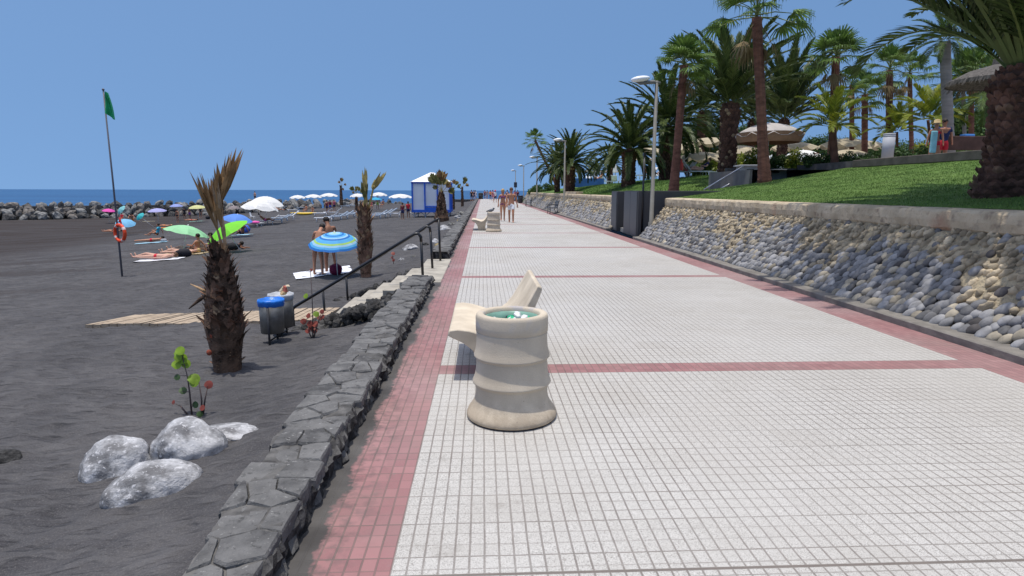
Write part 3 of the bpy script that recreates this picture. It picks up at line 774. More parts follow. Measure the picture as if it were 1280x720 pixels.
palm('C', 696.5, 62, 212, 696, 7, .98, 'smaller date palm just left of the broad dark one at the lawn\'s far end', CAN[0], g1, seed=7)
palm('C', 762, 85, 208, 763, 7, 1.15, 'distant date palm beside the white pergola', CAN[2], g1, seed=8)
palm('C', 744, 100, 218, 744, 5, .9, 'small faint date palm behind the white pergola', CAN[2], g1, seed=9)
palm('W', 842, 27, 82, 855, 9.5, .9, 'slender reddish fan palm leaning right above the stair enclosure', FAN[0], g1, seed=10)
palm('W', 955, 23.5, 22, 946, 11.5, 1.12, 'tallest fan palm with thick red-brown trunk and drooping dry leaf tips', FAN[2], g1, seed=11)
palm('W', 1037, 31, 72, 1045, 9, 1.03, 'fan palm with a dense tuft rising over the yellow-green palm', FAN[0], g1, seed=12)
palm('W', 1109, 34, 88, 1112, 7.5, 1.0, 'fan palm with pale hanging leaves directly behind the white litter drum', FAN[1], g1, seed=13)
palm('W', 1079, 37, 118, 1081, 7, .92, 'short fan palm with dark trunk, next left of the white litter drum', FAN[1], g1, seed=14)
palm('W', 1063, 39, 106, 1065, 5.5, .85, 'thin-trunked fan palm between the yellow-green palm and the white litter drum', FAN[2], g1, seed=15)
palm('W', 1139, 42, 92, 1137, 5, 1.1, 'thin fan palm with grey-green drooping crown right of the litter drum', FAN[2], g1, seed=16)
palm('W', 1212, 34, 92, 1214, 6, 1.0, 'fan palm whose crown shows behind the thatched sunshade', FAN[0], g1, seed=17)
#palm('W', 1150, 52, 60, 1150, 5, 1.1, 'far fan palm rising behind the smooth grey trunk', FAN[1], g1, seed=18)
#palm('W', 1096, 50, 70, 1098, 5, 1.0, 'far fan palm whose crown overlaps the one above the litter drum', FAN[1], g1, seed=19)
palm('W', 696, 70, 176, 669, 3, .95, 'small faraway fan palm leaning over the sea end of the lawn', FAN[1], g1, by=232, seed=20)
palm('G', 1184, 24, 52, 1181, 14, .55, 'palm with smooth ringed grey trunk left of the thatched sunshade', FEA, g1, seed=21)
palm('C', 873, 55, 140, 875, 11, 1.4, 'date palm in the shade between the two stout lawn palms', CAN[2], g1, by=205, seed=22)
palm('C', 935, 58, 150, 937, 9, 1.4, 'background date palm behind the draped parasol', CAN[2], g1, by=205, seed=23)
#palm('C', 1060, 60, 150, 1063, 8, 1.5, 'background date palm behind the thin-trunked fan palms', CAN[2], g1, by=200, seed=24)
palm('Y', 1042, 26, 158, 1040, 11, .72, 'yellow-green feather palm standing in the flower hedge', YEL, g1, seed=25)
palm('Y', 1165, 30, 150, 1160, 4, .8, 'low yellow-green palm left of the person in the sun hat', YEL, g1, seed=26)
palm('Y', 1120, 33, 165, 1121, 4, .7, 'low yellowish palm just right of the white litter drum', YEL, g1, seed=27)
palm('G', 1232, 30, 118, 1236, 7, .9, 'feathery green palm beneath the thatched sunshade', FEA, g1, seed=28)
palm('G', 1205, 36, 110, 1204, 5, .95, 'feathery palm between grey ringed trunk and the sunshade pole', FEA, g1, seed=29)

# the big foreground date palm, right edge
base = G(1266, 243, lawn); print('big palm', base)
root = empty('date_palm', base, 'huge date palm with scaly trunk at the right edge of the photo', 'palm tree', g1)
ht = PY(1262, 92, base.y).z-base.z
canary_trunk(.42, ht, 31, ring=.115, n=17, flare=1.22).obj('trunk', [bark_c, mat('old_leaf_scar', (.20, .115, .07), .9, .3, 8, .4, 30, island=.3)], root, smooth=False)
rs = random.Random(77)
def keep(az, el, L_):
    az = (az+math.pi) % (2*math.pi)-math.pi
    left = abs(az) > 2.0
    return True
def keep2(az, el, L_, droop, lift=0):
    d = Vector((math.cos(az)*math.cos(el), math.sin(az)*math.cos(el), math.sin(el))); side = Vector((-math.sin(az), math.cos(az), 0)); p = base+Vector((0, 0, ht+.2)); n = 14
    for i in range(n):
        d = Matrix.Rotation(droop/n*(.35+1.5*i/n), 3, side) @ d; p = p+d*L_/n
        c = MR.transposed() @ (p-EYE)
        if c.z > -.5: continue
        u, v = 640-c.x/c.z*FPX, 360+c.y/c.z*FPX
        if i > 3 and v > -10 and (u < 1128 or (v > 66 and u < 1245) or v > 120): return False
    return True
def keep_old(az, el, L_):
    return True
cb = MB(); cnt_ = 0
for i in range(420):
    u = (i % 140)/139; az = i*2.39996+rs.uniform(-.2, .2); el = 1.5-1.25*u+rs.uniform(-.1, .1); L_ = rs.uniform(3.5, 5.0); dr = rs.uniform(.5, 1.25)
    if cnt_ < 100 and keep2(az, el, L_, dr): cnt_ += 1; frond(cb, (math.cos(az)*.2, math.sin(az)*.2, .2), az, el, L_, dr, 62, .5, 0, 1, rs, .05)
print('big palm fronds', cnt_)
for az, el, L_, dr in ((1.87, .90, 3.5, 1.75), (1.98, 1.12, 3.9, 1.35), (2.2, 1.2, 3.8, 1.1), (3.05, .98, 5.2, .8), (-3.0, 1.0, 5.3, .8), (-2.85, .96, 5.2, .75), (-2.7, 1.02, 5.3, .8), (2.92, 1.08, 5.3, .85), (-2.5, .98, 5.2, .75), (-2.93, 1.1, 5.2, .85), (-3.1, 1.05, 5.0, .7), (3.0, .9, 4.9, .6), (-2.78, 1.1, 5.0, .8), (-3.04, .92, 4.9, .65), (-2.62, .92, 5.0, .65)):
    if L_ > 5 and not keep2(az, el, L_, dr): print('in frame', az, el)
    frond(cb, (math.cos(az)*.2, math.sin(az)*.2, 0), az, el, L_, dr, 66, .5, 0, 1, rs, .036)
link('crown', cb.mesh('crown', [gr_can, stemg], False), root, Vector((0, 0, ht)))

# ---- bushes, hedge and background trees: leaf faces through the crown volume
def leaf_blob(seed, n, dims, leaf, clumps=9, flat=.35):
    rs = np.random.RandomState(seed); V = []; F = []
    cl = [(rs.uniform(-.6, .6, 3)*np.array(dims), rs.uniform(.35, .6)) for _ in range(clumps)]
    for i in range(n):
        c, s = cl[rs.randint(clumps)]; d = rs.normal(size=3); d /= np.linalg.norm(d)
        p = c+d*np.array(dims)*s*rs.uniform(.55, 1.08)
        if rs.rand() < .06: p = p*1.15
        a = rs.normal(size=3); a /= np.linalg.norm(a); b_ = np.cross(a, d+rs.normal(size=3)*.5); b_ /= np.linalg.norm(b_)+1e-9
        L_ = leaf*rs.uniform(.6, 1.2); W_ = L_*flat; o = len(V)
        V += [p-a*L_*.5, p+b_*W_, p+a*L_*.6, p-b_*W_]; F.append((o, o+1, o+2, o+3))
    b = MB(); b.add([tuple(v) for v in V], F, 0); return b
BUSH = [leaf_blob(1, 2600, (.8, .6, .55), .09).mesh('foliage', [gr_bush], False), leaf_blob(2, 2600, (.9, .7, .5), .1).mesh('foliage', [gr_bush2], False),
        leaf_blob(3, 2200, (.6, .6, .7), .12).mesh('foliage', [gr_yel], False)]
TREE = [leaf_blob(4, 9000, (2.6, 2.2, 1.9), .2, 16).mesh('crown', [gr_bush], False), leaf_blob(5, 9000, (2.4, 2.4, 2.2), .2, 18, .25).mesh('crown', [gr_bush2], False)]
barkb = mat('shrub_wood', (.12, .09, .065), .9, .3, 5, .5, 30)
def stems(rs, n, h, r, spread):
    b = MB()
    for k in range(n):
        a = rs.uniform(0, 6.28); e = Vector((math.cos(a)*spread, math.sin(a)*spread, h)); m = e*.5+Vector((rs.uniform(-.1, .1), rs.uniform(-.1, .1), 0))*h
        b.tube([(0, 0, -.1), m, e], [r, r*.7, r*.3], 6)
    return b
rs = random.Random(9)
def bush(px, Y, sc, k, label, group='shrubs along the edge of the terrace', dz=0, h=.55):
    p = XY(px, Y, lambda x, y: 2.62); p.z += dz; root = empty('shrub', p, label, 'shrub', group)
    stems(rs, 6, h*1.1, .025, .35).obj('stems', barkb, root); link('foliage', BUSH[k], root, (0, 0, h), (0, 0, rs.uniform(0, 6)), sc); return root
bd = ['beside the tallest fan palm', 'under the draped parasol', 'next to the white chairs', 'in front of the white parasol', 'at the foot of the yellow-green palm', 'right of the yellow-green palm', 'below the thin fan palms', 'left of the white litter drum']
for i, (px, Y, sc, k) in enumerate([(938, 30, 1.0, 2), (968, 29.5, .9, 1), (990, 29, .85, 2), (1008, 27.5, .8, 0), (1026, 27, .85, 0), (1048, 26.5, .95, 0), (1066, 26, .8, 0), (1083, 25.5, .7, 0)]):
    bush(px, Y, sc, k, 'leafy green hedge shrub '+bd[i], h=.45)
for i, (px, Y, sc, k, t) in enumerate([(1118, 24, 1.0, 0, 'right of the white litter drum'), (1138, 24.5, .9, 0, 'left of the person in the sun hat'), (1150, 29, 1.2, 2, 'behind the person in the sun hat'), (1210, 27, 1.2, 1, 'behind the blue case on the low wall'), (1228, 30, 1.5, 0, 'behind the thatched sunshade pole'),
        (895, 46, 1.7, 2, 'between the cream parasols'), (880, 44, 1.6, 1, 'behind the reclining sunbathers'), (925, 40, 1.4, 2, 'beside the draped parasol, in shade')]):
    bush(px, Y, sc, k, 'dense green shrub '+t)
f = MB()
for k in range(6): 
    a = k*1.05; f.ell((.05*math.cos(a), .05*math.sin(a), 0), (.05, .03, .015), Matrix.Rotation(a, 3, 'Z'), u=6, w=4)
p = XY(1017, 26.2, lambda x, y: 3.28); tag(f.obj('hibiscus_flower', mat('red_petal', (.65, .05, .02), .5, .1, 4), loc=p), 'bright red flower on top of the green hedge', 'flower')
td = [(862, 62, 1.0, 1, 3.4, 'yellowish feathery tree between the two stout date palms'), (885, 58, 1.15, 1, 3.6, 'bright feathery tree behind the cream parasols'), (925, 66, 1.3, 0, 4.0, 'dark tree behind the draped parasol'), (965, 70, 1.3, 0, 4.2, 'dark tree behind the tallest fan palm'),
      (1010, 62, .9, 0, 3.0, 'dark tree left of the yellow-green palm'), (1095, 60, .8, 0, 2.4, 'dark tree behind the white litter drum'),
      (1200, 58, 1.4, 0, 4.2, 'dark tree behind the grey ringed trunk'), (1245, 50, 1.5, 1, 4.4, 'pale feathery tree behind the thatched sunshade'), (1275, 46, 1.4, 0, 3.4, 'dark tree at the right edge behind the huge palm'), (840, 70, .9, 0, 2.8, 'low dark tree behind the leaning fan palm'), (1060, 50, .75, 1, 1.9, 'low pale feathery tree behind the thin fan palms'), (1132, 48, .7, 1, 1.7, 'low pale feathery tree right of the white litter drum'), (1165, 50, .8, 0, 1.9, 'low dark tree behind the person in the sun hat')]
for px, Y, sc, k, h, t in td:
    p = XY(px, Y, lambda x, y: 2.5); root = empty('broadleaf_tree', p, t, 'tree', 'trees behind the palm garden')
    stems(rs, 7, h, .11, 1.3).obj('trunk', barkb, root); link('crown', TREE[k], root, (0, 0, h), (0, 0, rs.uniform(0, 6)), sc)
# far hedge at the sea end of the lawn
for i, (px, Y, sc) in enumerate([(658, 84, 1.5), (668, 82, 1.6), (678, 78, 1.5), (688, 76, 1.4)]):
    p = XY(px, Y); root = empty('shrub', p, 'low green shrub at the sea end of the lawn, %s from the left' % ORD[i], 'shrub', 'low shrubs at the sea end of the lawn')
    stems(rs, 5, .5, .03, .4).obj('stems', barkb, root); link('foliage', BUSH[i % 2], root, (0, 0, .4), (0, 0, i), sc)

# ---- young beach palms with ragged trunks
dry = mat('dried_frond', (.25, .135, .055), .85, .35, 4, island=.45, trans=.25, base2=(.42, .25, .11))
ygr = mat('yellow_frond', (.46, .37, .14), .8, .25, 3, island=.3, trans=.25)
dgr = mat('olive_frond', (.17, .165, .05), .8, .35, 3, island=.4, trans=.25)
def shaggy(root, h, r0, rm, r1, nsh, mats, seed, sl=.16, w=.035):
    rs = random.Random(seed); b = MB()
    prof = [(r0*.95, -.1), (r0, h*.12), (rm, h*.38), (rm*.86, h*.6), (r1*1.12, h*.88), (r1*.7, h), (0, h+.03)]
    b.lathe(prof, 16)
    def rad(z):
        for (a, za), (c, zc) in zip(prof, prof[1:]):
            if za <= z <= zc: return a+(c-a)*(z-za)/(zc-za)
        return r1
    for k in range(nsh):
        z = h*(.04 + .95*rs.random()); a = rs.uniform(0, 6.28); R_ = rad(z); o = Vector((math.cos(a), math.sin(a), 0)); t = Vector((-math.sin(a), math.cos(a), 0))
        L_ = sl*rs.uniform(.6, 1.6)*(1 if z > h*.2 else .45); out = (.03+.34*rs.random()**6)*L_/sl; lean = rs.uniform(-.3, .3); w_ = w*rs.uniform(.6, 1.8)
        p = o*(R_-.02)+Vector((0, 0, z-.03)); q_ = p+Vector((0, 0, L_*.55))+o*out*.5*sl*4*.5+t*lean*L_*.4; e = p+Vector((0, 0, L_*rs.uniform(.75, 1.1)))+o*(out*.35+.03)+t*lean*L_
        mi = 0 if rs.random() < .62 else (1 if rs.random() < .85 else 2)
        b.add([p-t*w_, p+t*w_, q_+t*w_*.8, q_-t*w_*.8, e+t*w_*.15, e-t*w_*.2, p+o*.02+Vector((0, 0, L_*.3))], [(0, 1, 6), (1, 2, 6), (2, 3, 6), (3, 0, 6), (3, 2, 4, 5)], mi)
    return b.obj('trunk', mats, root, smooth=False)
def spike_fan(b, P0, P1, tips, ns, w_, mi, seed, ps=.018):
    """half-closed dried fan: segments from the hub P1 to points interpolated along the polyline tips"""
    rs = random.Random(seed); P0, P1 = Vector(P0), Vector(P1); b.tube([P0, P0.lerp(P1, .5)+Vector((.01, .02, 0)), P1], [ps*1.3, ps, ps*.8], 6, 2)
    tips = [Vector(t) for t in tips]
    for k in range(ns):
        f = (len(tips)-1)*k/(ns-1); i = min(len(tips)-2, int(f)); t = tips[i].lerp(tips[i+1], f-i)
        t = P1+(t-P1)*rs.uniform(.72, 1.06)+Vector((rs.uniform(-.02, .02), rs.uniform(-.07, .07), 0)); d = t-P1; s = d.cross(Vector((0, 1, 0)))
        s = s.normalized()*w_ if s.length > 1e-4 else Vector((w_, 0, 0)); s += Vector((0, rs.uniform(-1, 1)*w_*.8, 0))
        a = P1+d*.35+Vector((0, .03*rs.uniform(-1, 1), 0)); c = P1+d*.68+Vector((0, .03*rs.uniform(-1, 1), 0))
        b.add([P1-s*.3, P1+s*.3, a+s, a-s, c+s*.8, c-s*.8, t], [(0, 1, 2, 3), (3, 2, 4, 5), (5, 4, 6)], mi if rs.random() < .8 else 2)

# palm A
A = G(285, 464); print('palm A', A); YA = A.y
root = empty('young_palm', A, 'nearest young beach palm with shaggy dark trunk and two brown dried fan leaves', 'palm tree', 'young palms planted on the beach')
L_ = lambda px, py: PY(px, py, YA)-A
hA = L_(283, 312).z
shaggy(root, hA, .195, .265, .135, 620, [bark_d, bark_r, tan_l], 3)
b = MB()
spike_fan(b, L_(278, 322), L_(272, 288), [L_(239, 212), L_(246, 210), L_(255, 213), L_(262, 222)], 18, .03, 0, 1, .02); b.obj('leaf', [dry, dry, tan_l], root, smooth=False); b = MB()
spike_fan(b, L_(281, 318), L_(277, 284), [L_(262, 222), L_(266, 212), L_(272, 200), L_(271, 222)], 14, .028, 0, 6, .02); b.obj('leaf', [dry, dry, tan_l], root, smooth=False); b = MB()
spike_fan(b, L_(282, 318), L_(275, 256), [L_(272, 205), L_(281, 196), L_(296, 186), L_(310, 177)], 24, .03, 0, 2, .02)
b.obj('leaf', [dry, dry, tan_l], root, smooth=False)
b = MB(); b.tube([L_(262, 367), L_(250, 374), L_(236, 386)], [.02, .03, .008], 5, 0); b.obj('broken_stalk', [bark_d, tan_l], root); b = MB(); b.tube([L_(262, 368), L_(248, 360), L_(238, 355)], [.03, .02, .006], 5, 1)
b.obj('broken_stalk', [bark_d, tan_l], root)
for k, (px, py) in enumerate([(275, 434), (279, 413)]):
    b = MB(); b.ell(L_(px, py)+Vector((-.06, -.22, -.02)), (.04, .018, .045), Matrix.Rotation(k*.6, 3, 'Y'), 0, 8, 5)
    b.obj('dried_leaf', mat('red_brown_leaf', (.30, .07, .035), .6, .35, 12, .4, 30), root)
# palm B
B = G(457.5, 347); YB = B.y; L_ = lambda px, py: PY(px, py, YB)-B
root = empty('young_palm', B, 'young beach palm behind the handrail with one upright yellow leaf and reddish ragged trunk', 'palm tree', 'young palms planted on the beach')
shaggy(root, L_(457, 262).z, .16, .215, .15, 480, [bark_r, tan_l, tan_l], 8, .2, .05)
b = MB()
spike_fan(b, L_(457, 264), L_(457, 240), [L_(451, 212), L_(456, 207), L_(460, 210)], 12, .04, 1, 11, .05); b.obj('leaf', [dgr, ygr, ygr], root, smooth=False); b = MB()
spike_fan(b, L_(455, 264), L_(456, 250), [L_(450, 228), L_(454, 224), L_(462, 226)], 10, .04, 0, 14, .05); b.obj('leaf', [dgr, ygr, ygr], root, smooth=False); b = MB()
spike_fan(b, L_(460, 262), L_(466, 238), [L_(466, 226), L_(474, 216), L_(486, 212), L_(484, 216)], 12, .04, 1, 12, .03)
b.obj('leaf', [dgr, ygr, ygr], root, smooth=False)
# palms C.. with tufts of fans
def tuft_palm(px, py, ytop, w, leaves, label, mats, seed, cone=1.0, nsh=200):
    P = G(px, py); Y = P.y; q = lambda x, y: PY(x, y, Y)-P; root = empty('young_palm', P, label, 'palm tree', 'young palms planted on the beach')
    h = q(px, ytop).z; r = w/2*Y/FPX; shaggy(root, h, r*1.15*cone, r, r*.6/cone, nsh, [bark_d, bark_r, tan_l], seed, .2, .06)
    rs = random.Random(seed); o = q(px, ytop)
    for (x, y, k) in leaves:
        b = MB(); D = q(x, y)-o; L_ = D.length; e = Vector((-D.z, 0, D.x))*.3; h = o+D*.5+Vector((0, rs.uniform(-.1, .1)*L_, 0)); spike_fan(b, o, h, [o+D*.92+e, o+D*1.05+e*.3, o+D*1.05-e*.3, o+D*.88-e], 11, .075*L_, k, int(x*7+y), .02)
        b.obj('leaf', mats, root, smooth=False)
    return root
tuft_palm(552, 277, 240, 13, [(537, 218, 1), (545, 221, 1), (549, 222, 1), (552, 212, 0), (557, 222, 1), (564, 228, 0), (568, 238, 1), (541, 232, 1)], 'cone-trunked young palm with green and brown fans in front of the blue cabin', [dry, dgr, ygr], 21, 1.25, 360)
tuft_palm(567, 262, 236, 3, [(562, 226, 1), (572, 226, 1), (568, 224, 0), (560, 233, 0), (576, 232, 1)], 'thin young palm right of the blue cabin', [dry, dgr, ygr], 22)
tuft_palm(578, 258, 234, 3.2, [(575, 236, 0), (581, 226, 1), (583, 221, 1), (586, 230, 0), (577, 240, 0), (574, 230, 1)], 'thin young palm beside the sea-end wall, tallest tuft right of the cabin', [dry, dgr, ygr], 23)
tuft_palm(427, 259, 232, 4, [(424, 232, 0), (427, 222, 0), (433, 230, 0), (429, 238, 0), (423, 226, 0)], 'bare dark young palm with a few brown remnants behind the loungers', [dry, dgr, ygr], 24)
tuft_palm(446, 262, 243, 4, [(438, 233, 1), (444, 236, 1), (446, 232, 1), (450, 234, 1), (454, 238, 1), (440, 240, 0)], 'short young palm with green fans behind the row of loungers', [dry, dgr, ygr], 25)

# saplings with round leaves (sea grape)
gl = mat('round_leaf_green', (.21, .33, .03), .45, .3, 10, trans=.3); rl = mat('round_leaf_red', (.25, .06, .045), .5, .3, 10, trans=.25); dl = mat('round_leaf_dark', (.05, .09, .03), .5, .3, 10)
wood = mat('sapling_stem', (.10, .075, .07), .8, .3, 10)
def disc(b, c, r, n, mi):
    n = Vector(n).normalized(); a = n.orthogonal().normalized(); t = n.cross(a); V = [Vector(c)+n*r*.12]; F = []
    for k in range(10):
        an = k*math.pi/5; V.append(Vector(c)+(a*math.cos(an)+t*math.sin(an))*r*(1 if k else .85)+n*(.12*r*math.cos(2*an)))
    for k in range(10): F.append((0, 1+k, 1+(k+1) % 10))
    b.add(V, F, mi)
def sapling(px, py, stemsp, leaves, label, rpx=1):
    P = G(px, py); Y = P.y; q = lambda x, y, dy=0: PY(x, y, Y)-P+Vector((0, dy, 0)); rs = random.Random(int(px)); root = empty('sapling', P, label, 'sapling', 'sea grape saplings in the sand')
    b = MB()
    for sp in stemsp: b.tube([q(x, y) for x, y in sp], [.012*rpx, .010*rpx]+[.006*rpx]*(len(sp)-2), 6)
    segs = [(q(*sp[i]), q(*sp[i+1])) for sp in stemsp for i in range(len(sp)-1)]
    def near(c):
        best = None
        for a, e in segs:
            d = e-a; t = max(0, min(1, (c-a).dot(d)/d.length_squared-.12)); f_ = a+d*t
            if best is None or (f_-c).length < (best-c).length: best = f_
        return best
    for x, y, r, k in leaves:
        c = q(x, y); f_ = near(c); b.tube([f_, f_.lerp(c, .6)+Vector((0, 0, .01)), c], [.004*rpx, .003*rpx, .002], 5)
    b.obj('stem', wood, root)
    for x, y, r, k in leaves:
        b = MB(); disc(b, q(x, y, rs.uniform(-.05, .05)), r*Y/FPX, (rs.uniform(-.6, .6), -1, rs.uniform(.2, .9)), k); b.obj('leaf', [gl, rl, dl], root)
sapling(240, 520, [[(240, 521), (237, 490), (234, 470), (228, 445)], [(252, 519), (252, 500), (249, 478)], [(254, 518), (256, 500), (259, 486)], [(236, 520), (226, 508)]],
        [(221, 441, 7, 0), (226, 438, 6, 0), (228, 449, 6.5, 0), (222, 455, 6, 0), (231, 456, 6, 0), (224, 446, 5, 0), (242, 474, 7.5, 0), (243, 478, 6, 0), (259, 482, 5.5, 1), (226, 490, 5, 2), (224, 470, 4, 2), (244, 506, 4.5, 2), (255, 508, 4, 1), (215, 504, 3, 1), (252, 516, 4, 2)], 'sapling with lime-green round leaves just behind the white boulders')
sapling(390, 423, [[(391, 424), (391, 395), (390, 370), (388, 337)], [(390, 424), (384, 410)], [(392, 422), (400, 395)], [(392, 424), (396, 408)]],
        [(382, 370, 3.6, 0), (388, 338, 2, 1), (396, 392, 4, 0), (379, 402, 4, 1), (388, 404, 4.5, 1), (402, 390, 3, 1), (386, 394, 3.5, 1), (394, 405, 4.5, 1), (399, 398, 3.5, 1), (385, 413, 4, 1), (392, 414, 4, 1), (403, 396, 3, 1), (389, 409, 4, 1)], 'sapling with reddish leaves at the foot of the handrail')
sapling(492, 330, [[(492, 331), (491, 320)]], [(491, 317, 2.6, 1), (490, 322, 2, 1), (492, 325, 2, 1)], 'tiny red-leaved sapling near the top of the steps')
# ================================================================== OBJECTS
conc = mat('cream_concrete', (.53, .455, .35), .85, .14, 3.5, .5, 120, base2=(.64, .56, .44), dist=.004, detail=6)
black = mat('black_paint', (.012, .012, .014), .35, .2, 4, spec=.5)
dgrey = mat('dark_iron', (.04, .04, .045), .5, .2, 6)
steel = mat('brushed_steel', (.55, .55, .56), .35, .1, 4, metal=.85)
galv = mat('galvanised_sheet', (.20, .195, .185), .5, .25, 8, metal=.5)
whitep = mat('white_plastic', (.78, .78, .78), .45, .06, 3)
greyb = mat('blue_grey_plastic', (.42, .48, .55), .45, .1, 3)
wood = mat('weathered_board', (.36, .28, .20), .85, .25, 3, .4, 30, stretch=(1, 6, 1), base2=(.46, .37, .27))
postm = mat('lamp_post_paint', (.16, .155, .14), .6, .15, 3, .2, 40)
q = NB('stained_cream_concrete'); x, y, z = q.xyz()[:3]
c = q.mix(q.rng(q.noise(3, 6), .35, .65, 0.0, 1.0), (.46, .395, .305), (.585, .51, .40))
st_ = q.math('MULTIPLY', q.rng(z, .0, .24, 1.0, 0.0), q.rng(q.noise(9, 7, rough=.65), .42, .62, 0.0, .75)); c = q.mix(st_, c, (.24, .195, .15))
c = q.mix(q.rng(z, .0, .16, .35, 0.0), c, (.50, .37, .23))
c = q.mix(q.rng(q.voro(14), .02, .06, .8, 0.0), c, (.16, .14, .12))
c = q.mix(q.math('MULTIPLY', q.rng(z, .66, .72, 0.0, 1.0), q.rng(q.noise(6, 3), .55, .65, 0.0, .35)), c, (.20, .25, .40))
c = q.mix(q.rng(q.noise(260, 2), .55, .75, 0.0, .4), c, (.25, .22, .19))
binm = q.fin(c, .85, q.bump(q.noise(140, 5), .5, .004), .25)

def litter_bin(name, loc, label, full=True):
    r = empty(name, loc, label, 'litter bin', 'sculpted concrete litter bins')
    pr = [(.30, 0), (.318, .004), (.322, .03)]
    pr_old = [(.30, .012), (.325, .014), (.33, .022), (.328, .045), (.316, .070), (.292, .105), (.270, .135), (.256, .165), (.249, .195), (.246, .225), (.248, .255), (.257, .285), (.272, .308), (.286, .322), (.290, .330), (.286, .335), (.262, .337),
          (.250, .345), (.243, .37), (.241, .40), (.244, .43), (.252, .455), (.265, .475), (.279, .488), (.283, .495), (.279, .500), (.255, .502), (.246, .51), (.241, .54), (.242, .57), (.251, .60), (.258, .625), (.2645, .64), (.264, .646), (.258, .649),
          (.2605, .655), (.2615, .70), (.262, .755), (.258, .772), (.247, .781), (.230, .782), (.212, .780), (.203, .772), (.199, .75), (.197, .66), (.197, .60), (0, .60)]
    def seg_(z0, z1, r0, r1): return [(r0+(r1-r0)*(u**2.6), z0+(z1-z0)*u) for u in (0, .2, .4, .55, .7, .8, .9, .96, 1)]
    pr = [(.305, .012), (.327, .014), (.333, .024), (.330, .045), (.318, .070), (.300, .095), (.284, .120), (.273, .145), (.266, .17), (.263, .20), (.263, .24), (.268, .262), (.284, .268)]+seg_(.278, .455, .287, .2585)[:0]
    pr += [(.2885, .274), (.287, .282), (.277, .305), (.269, .33), (.264, .36), (.2605, .40), (.2585, .44), (.260, .455), (.272, .462), (.2775, .468), (.276, .476), (.268, .50), (.262, .53), (.2585, .57), (.257, .61), (.2575, .636), (.259, .642), (.2555, .646), (.2560, .650), (.2615, .654),
           (.2625, .70), (.262, .755), (.258, .772), (.247, .781), (.230, .782), (.212, .780), (.203, .772), (.199, .75), (.197, .66), (.197, .60), (0, .60)]
    b = MB(); b.lathe(pr, 64); o = b.obj('body', binm, r)
    b = MB(); b.lathe([(.318, 0), (.318, .013)], 48); b.obj('base_ring', dgrey, r)
    if full:
        b = MB(); b.lathe([(.192, .62), (.194, .70), (.1945, .752), (.1925, .752), (.190, .70), (.185, .64), (0, .64)], 40, close=False); b.obj('liner', mat('green_liner', (.20, .36, .29), .4, .2, 6), r)
        rs = random.Random(2); k = 0
        for i in range(14):
            a, q_ = rs.uniform(0, 6.28), rs.uniform(0, .12); bb = MB(); col_ = mat('rubbish_green', (.03, .42, .20), .4, .2, 8) if i < 5 else (mat('rubbish_dark', (.05, .06, .08), .5, .3, 9) if i < 7 else mat('rubbish_white', (.7, .7, .7), .5, .1, 9))
            bb.box((0, 0, 0), (.09, .05, .05), M=Euler((rs.uniform(0, 3), rs.uniform(0, 3), a)).to_matrix(), top=.6)
            o = bb.obj('rubbish', col_, None, smooth=False, bevel=.012, loc=Vector(loc)+Vector((q_*math.cos(a), q_*math.sin(a), .70+.035*rs.random())))
            tag(o, ['crumpled green scrap inside the concrete litter bin', 'dark wrapper inside the concrete litter bin', 'white wrapper inside the concrete litter bin'][0 if i < 5 else 1 if i < 7 else 2], 'rubbish', 'rubbish in the nearest litter bin')
    return r
bp = PZ(639.5, 519, 0); print('bin', bp)
litter_bin('litter_bin', bp, 'ribbed cream concrete litter bin with green rubbish, nearest the camera')
b2 = PZ(617, 289.3, 0); print('bin2', b2)
litter_bin('litter_bin', b2, 'ribbed cream concrete litter bin farther up the promenade with a pigeon on it', False)
b = MB(); b.ell((0, 0, .08), (.13, .06, .06), Matrix.Rotation(-.3, 3, 'Y'), 0, 12, 8); b.ell((.1, 0, .15), (.04, .035, .04), None, 0, 8, 6); b.tube([(.13, 0, .15), (.165, 0, .143)], [.01, .002], 5, 1); b.tube([(-.1, 0, .06), (-.2, 0, .03)], [.04, .02], 6, 1)
b.tube([(.01, .02, .04), (.01, .02, 0)], .006, 4, 1); b.tube([(.01, -.02, .04), (.01, -.02, 0)], .006, 4, 1)
o = b.obj('pigeon', [mat('pigeon_grey', (.14, .15, .17), .7, .3, 20), mat('pigeon_dark', (.06, .05, .05), .7, .2, 10)], loc=b2+Vector((-.1, -.1, .783))); tag(o, 'small grey pigeon standing on the rim of the farther litter bin', 'pigeon')

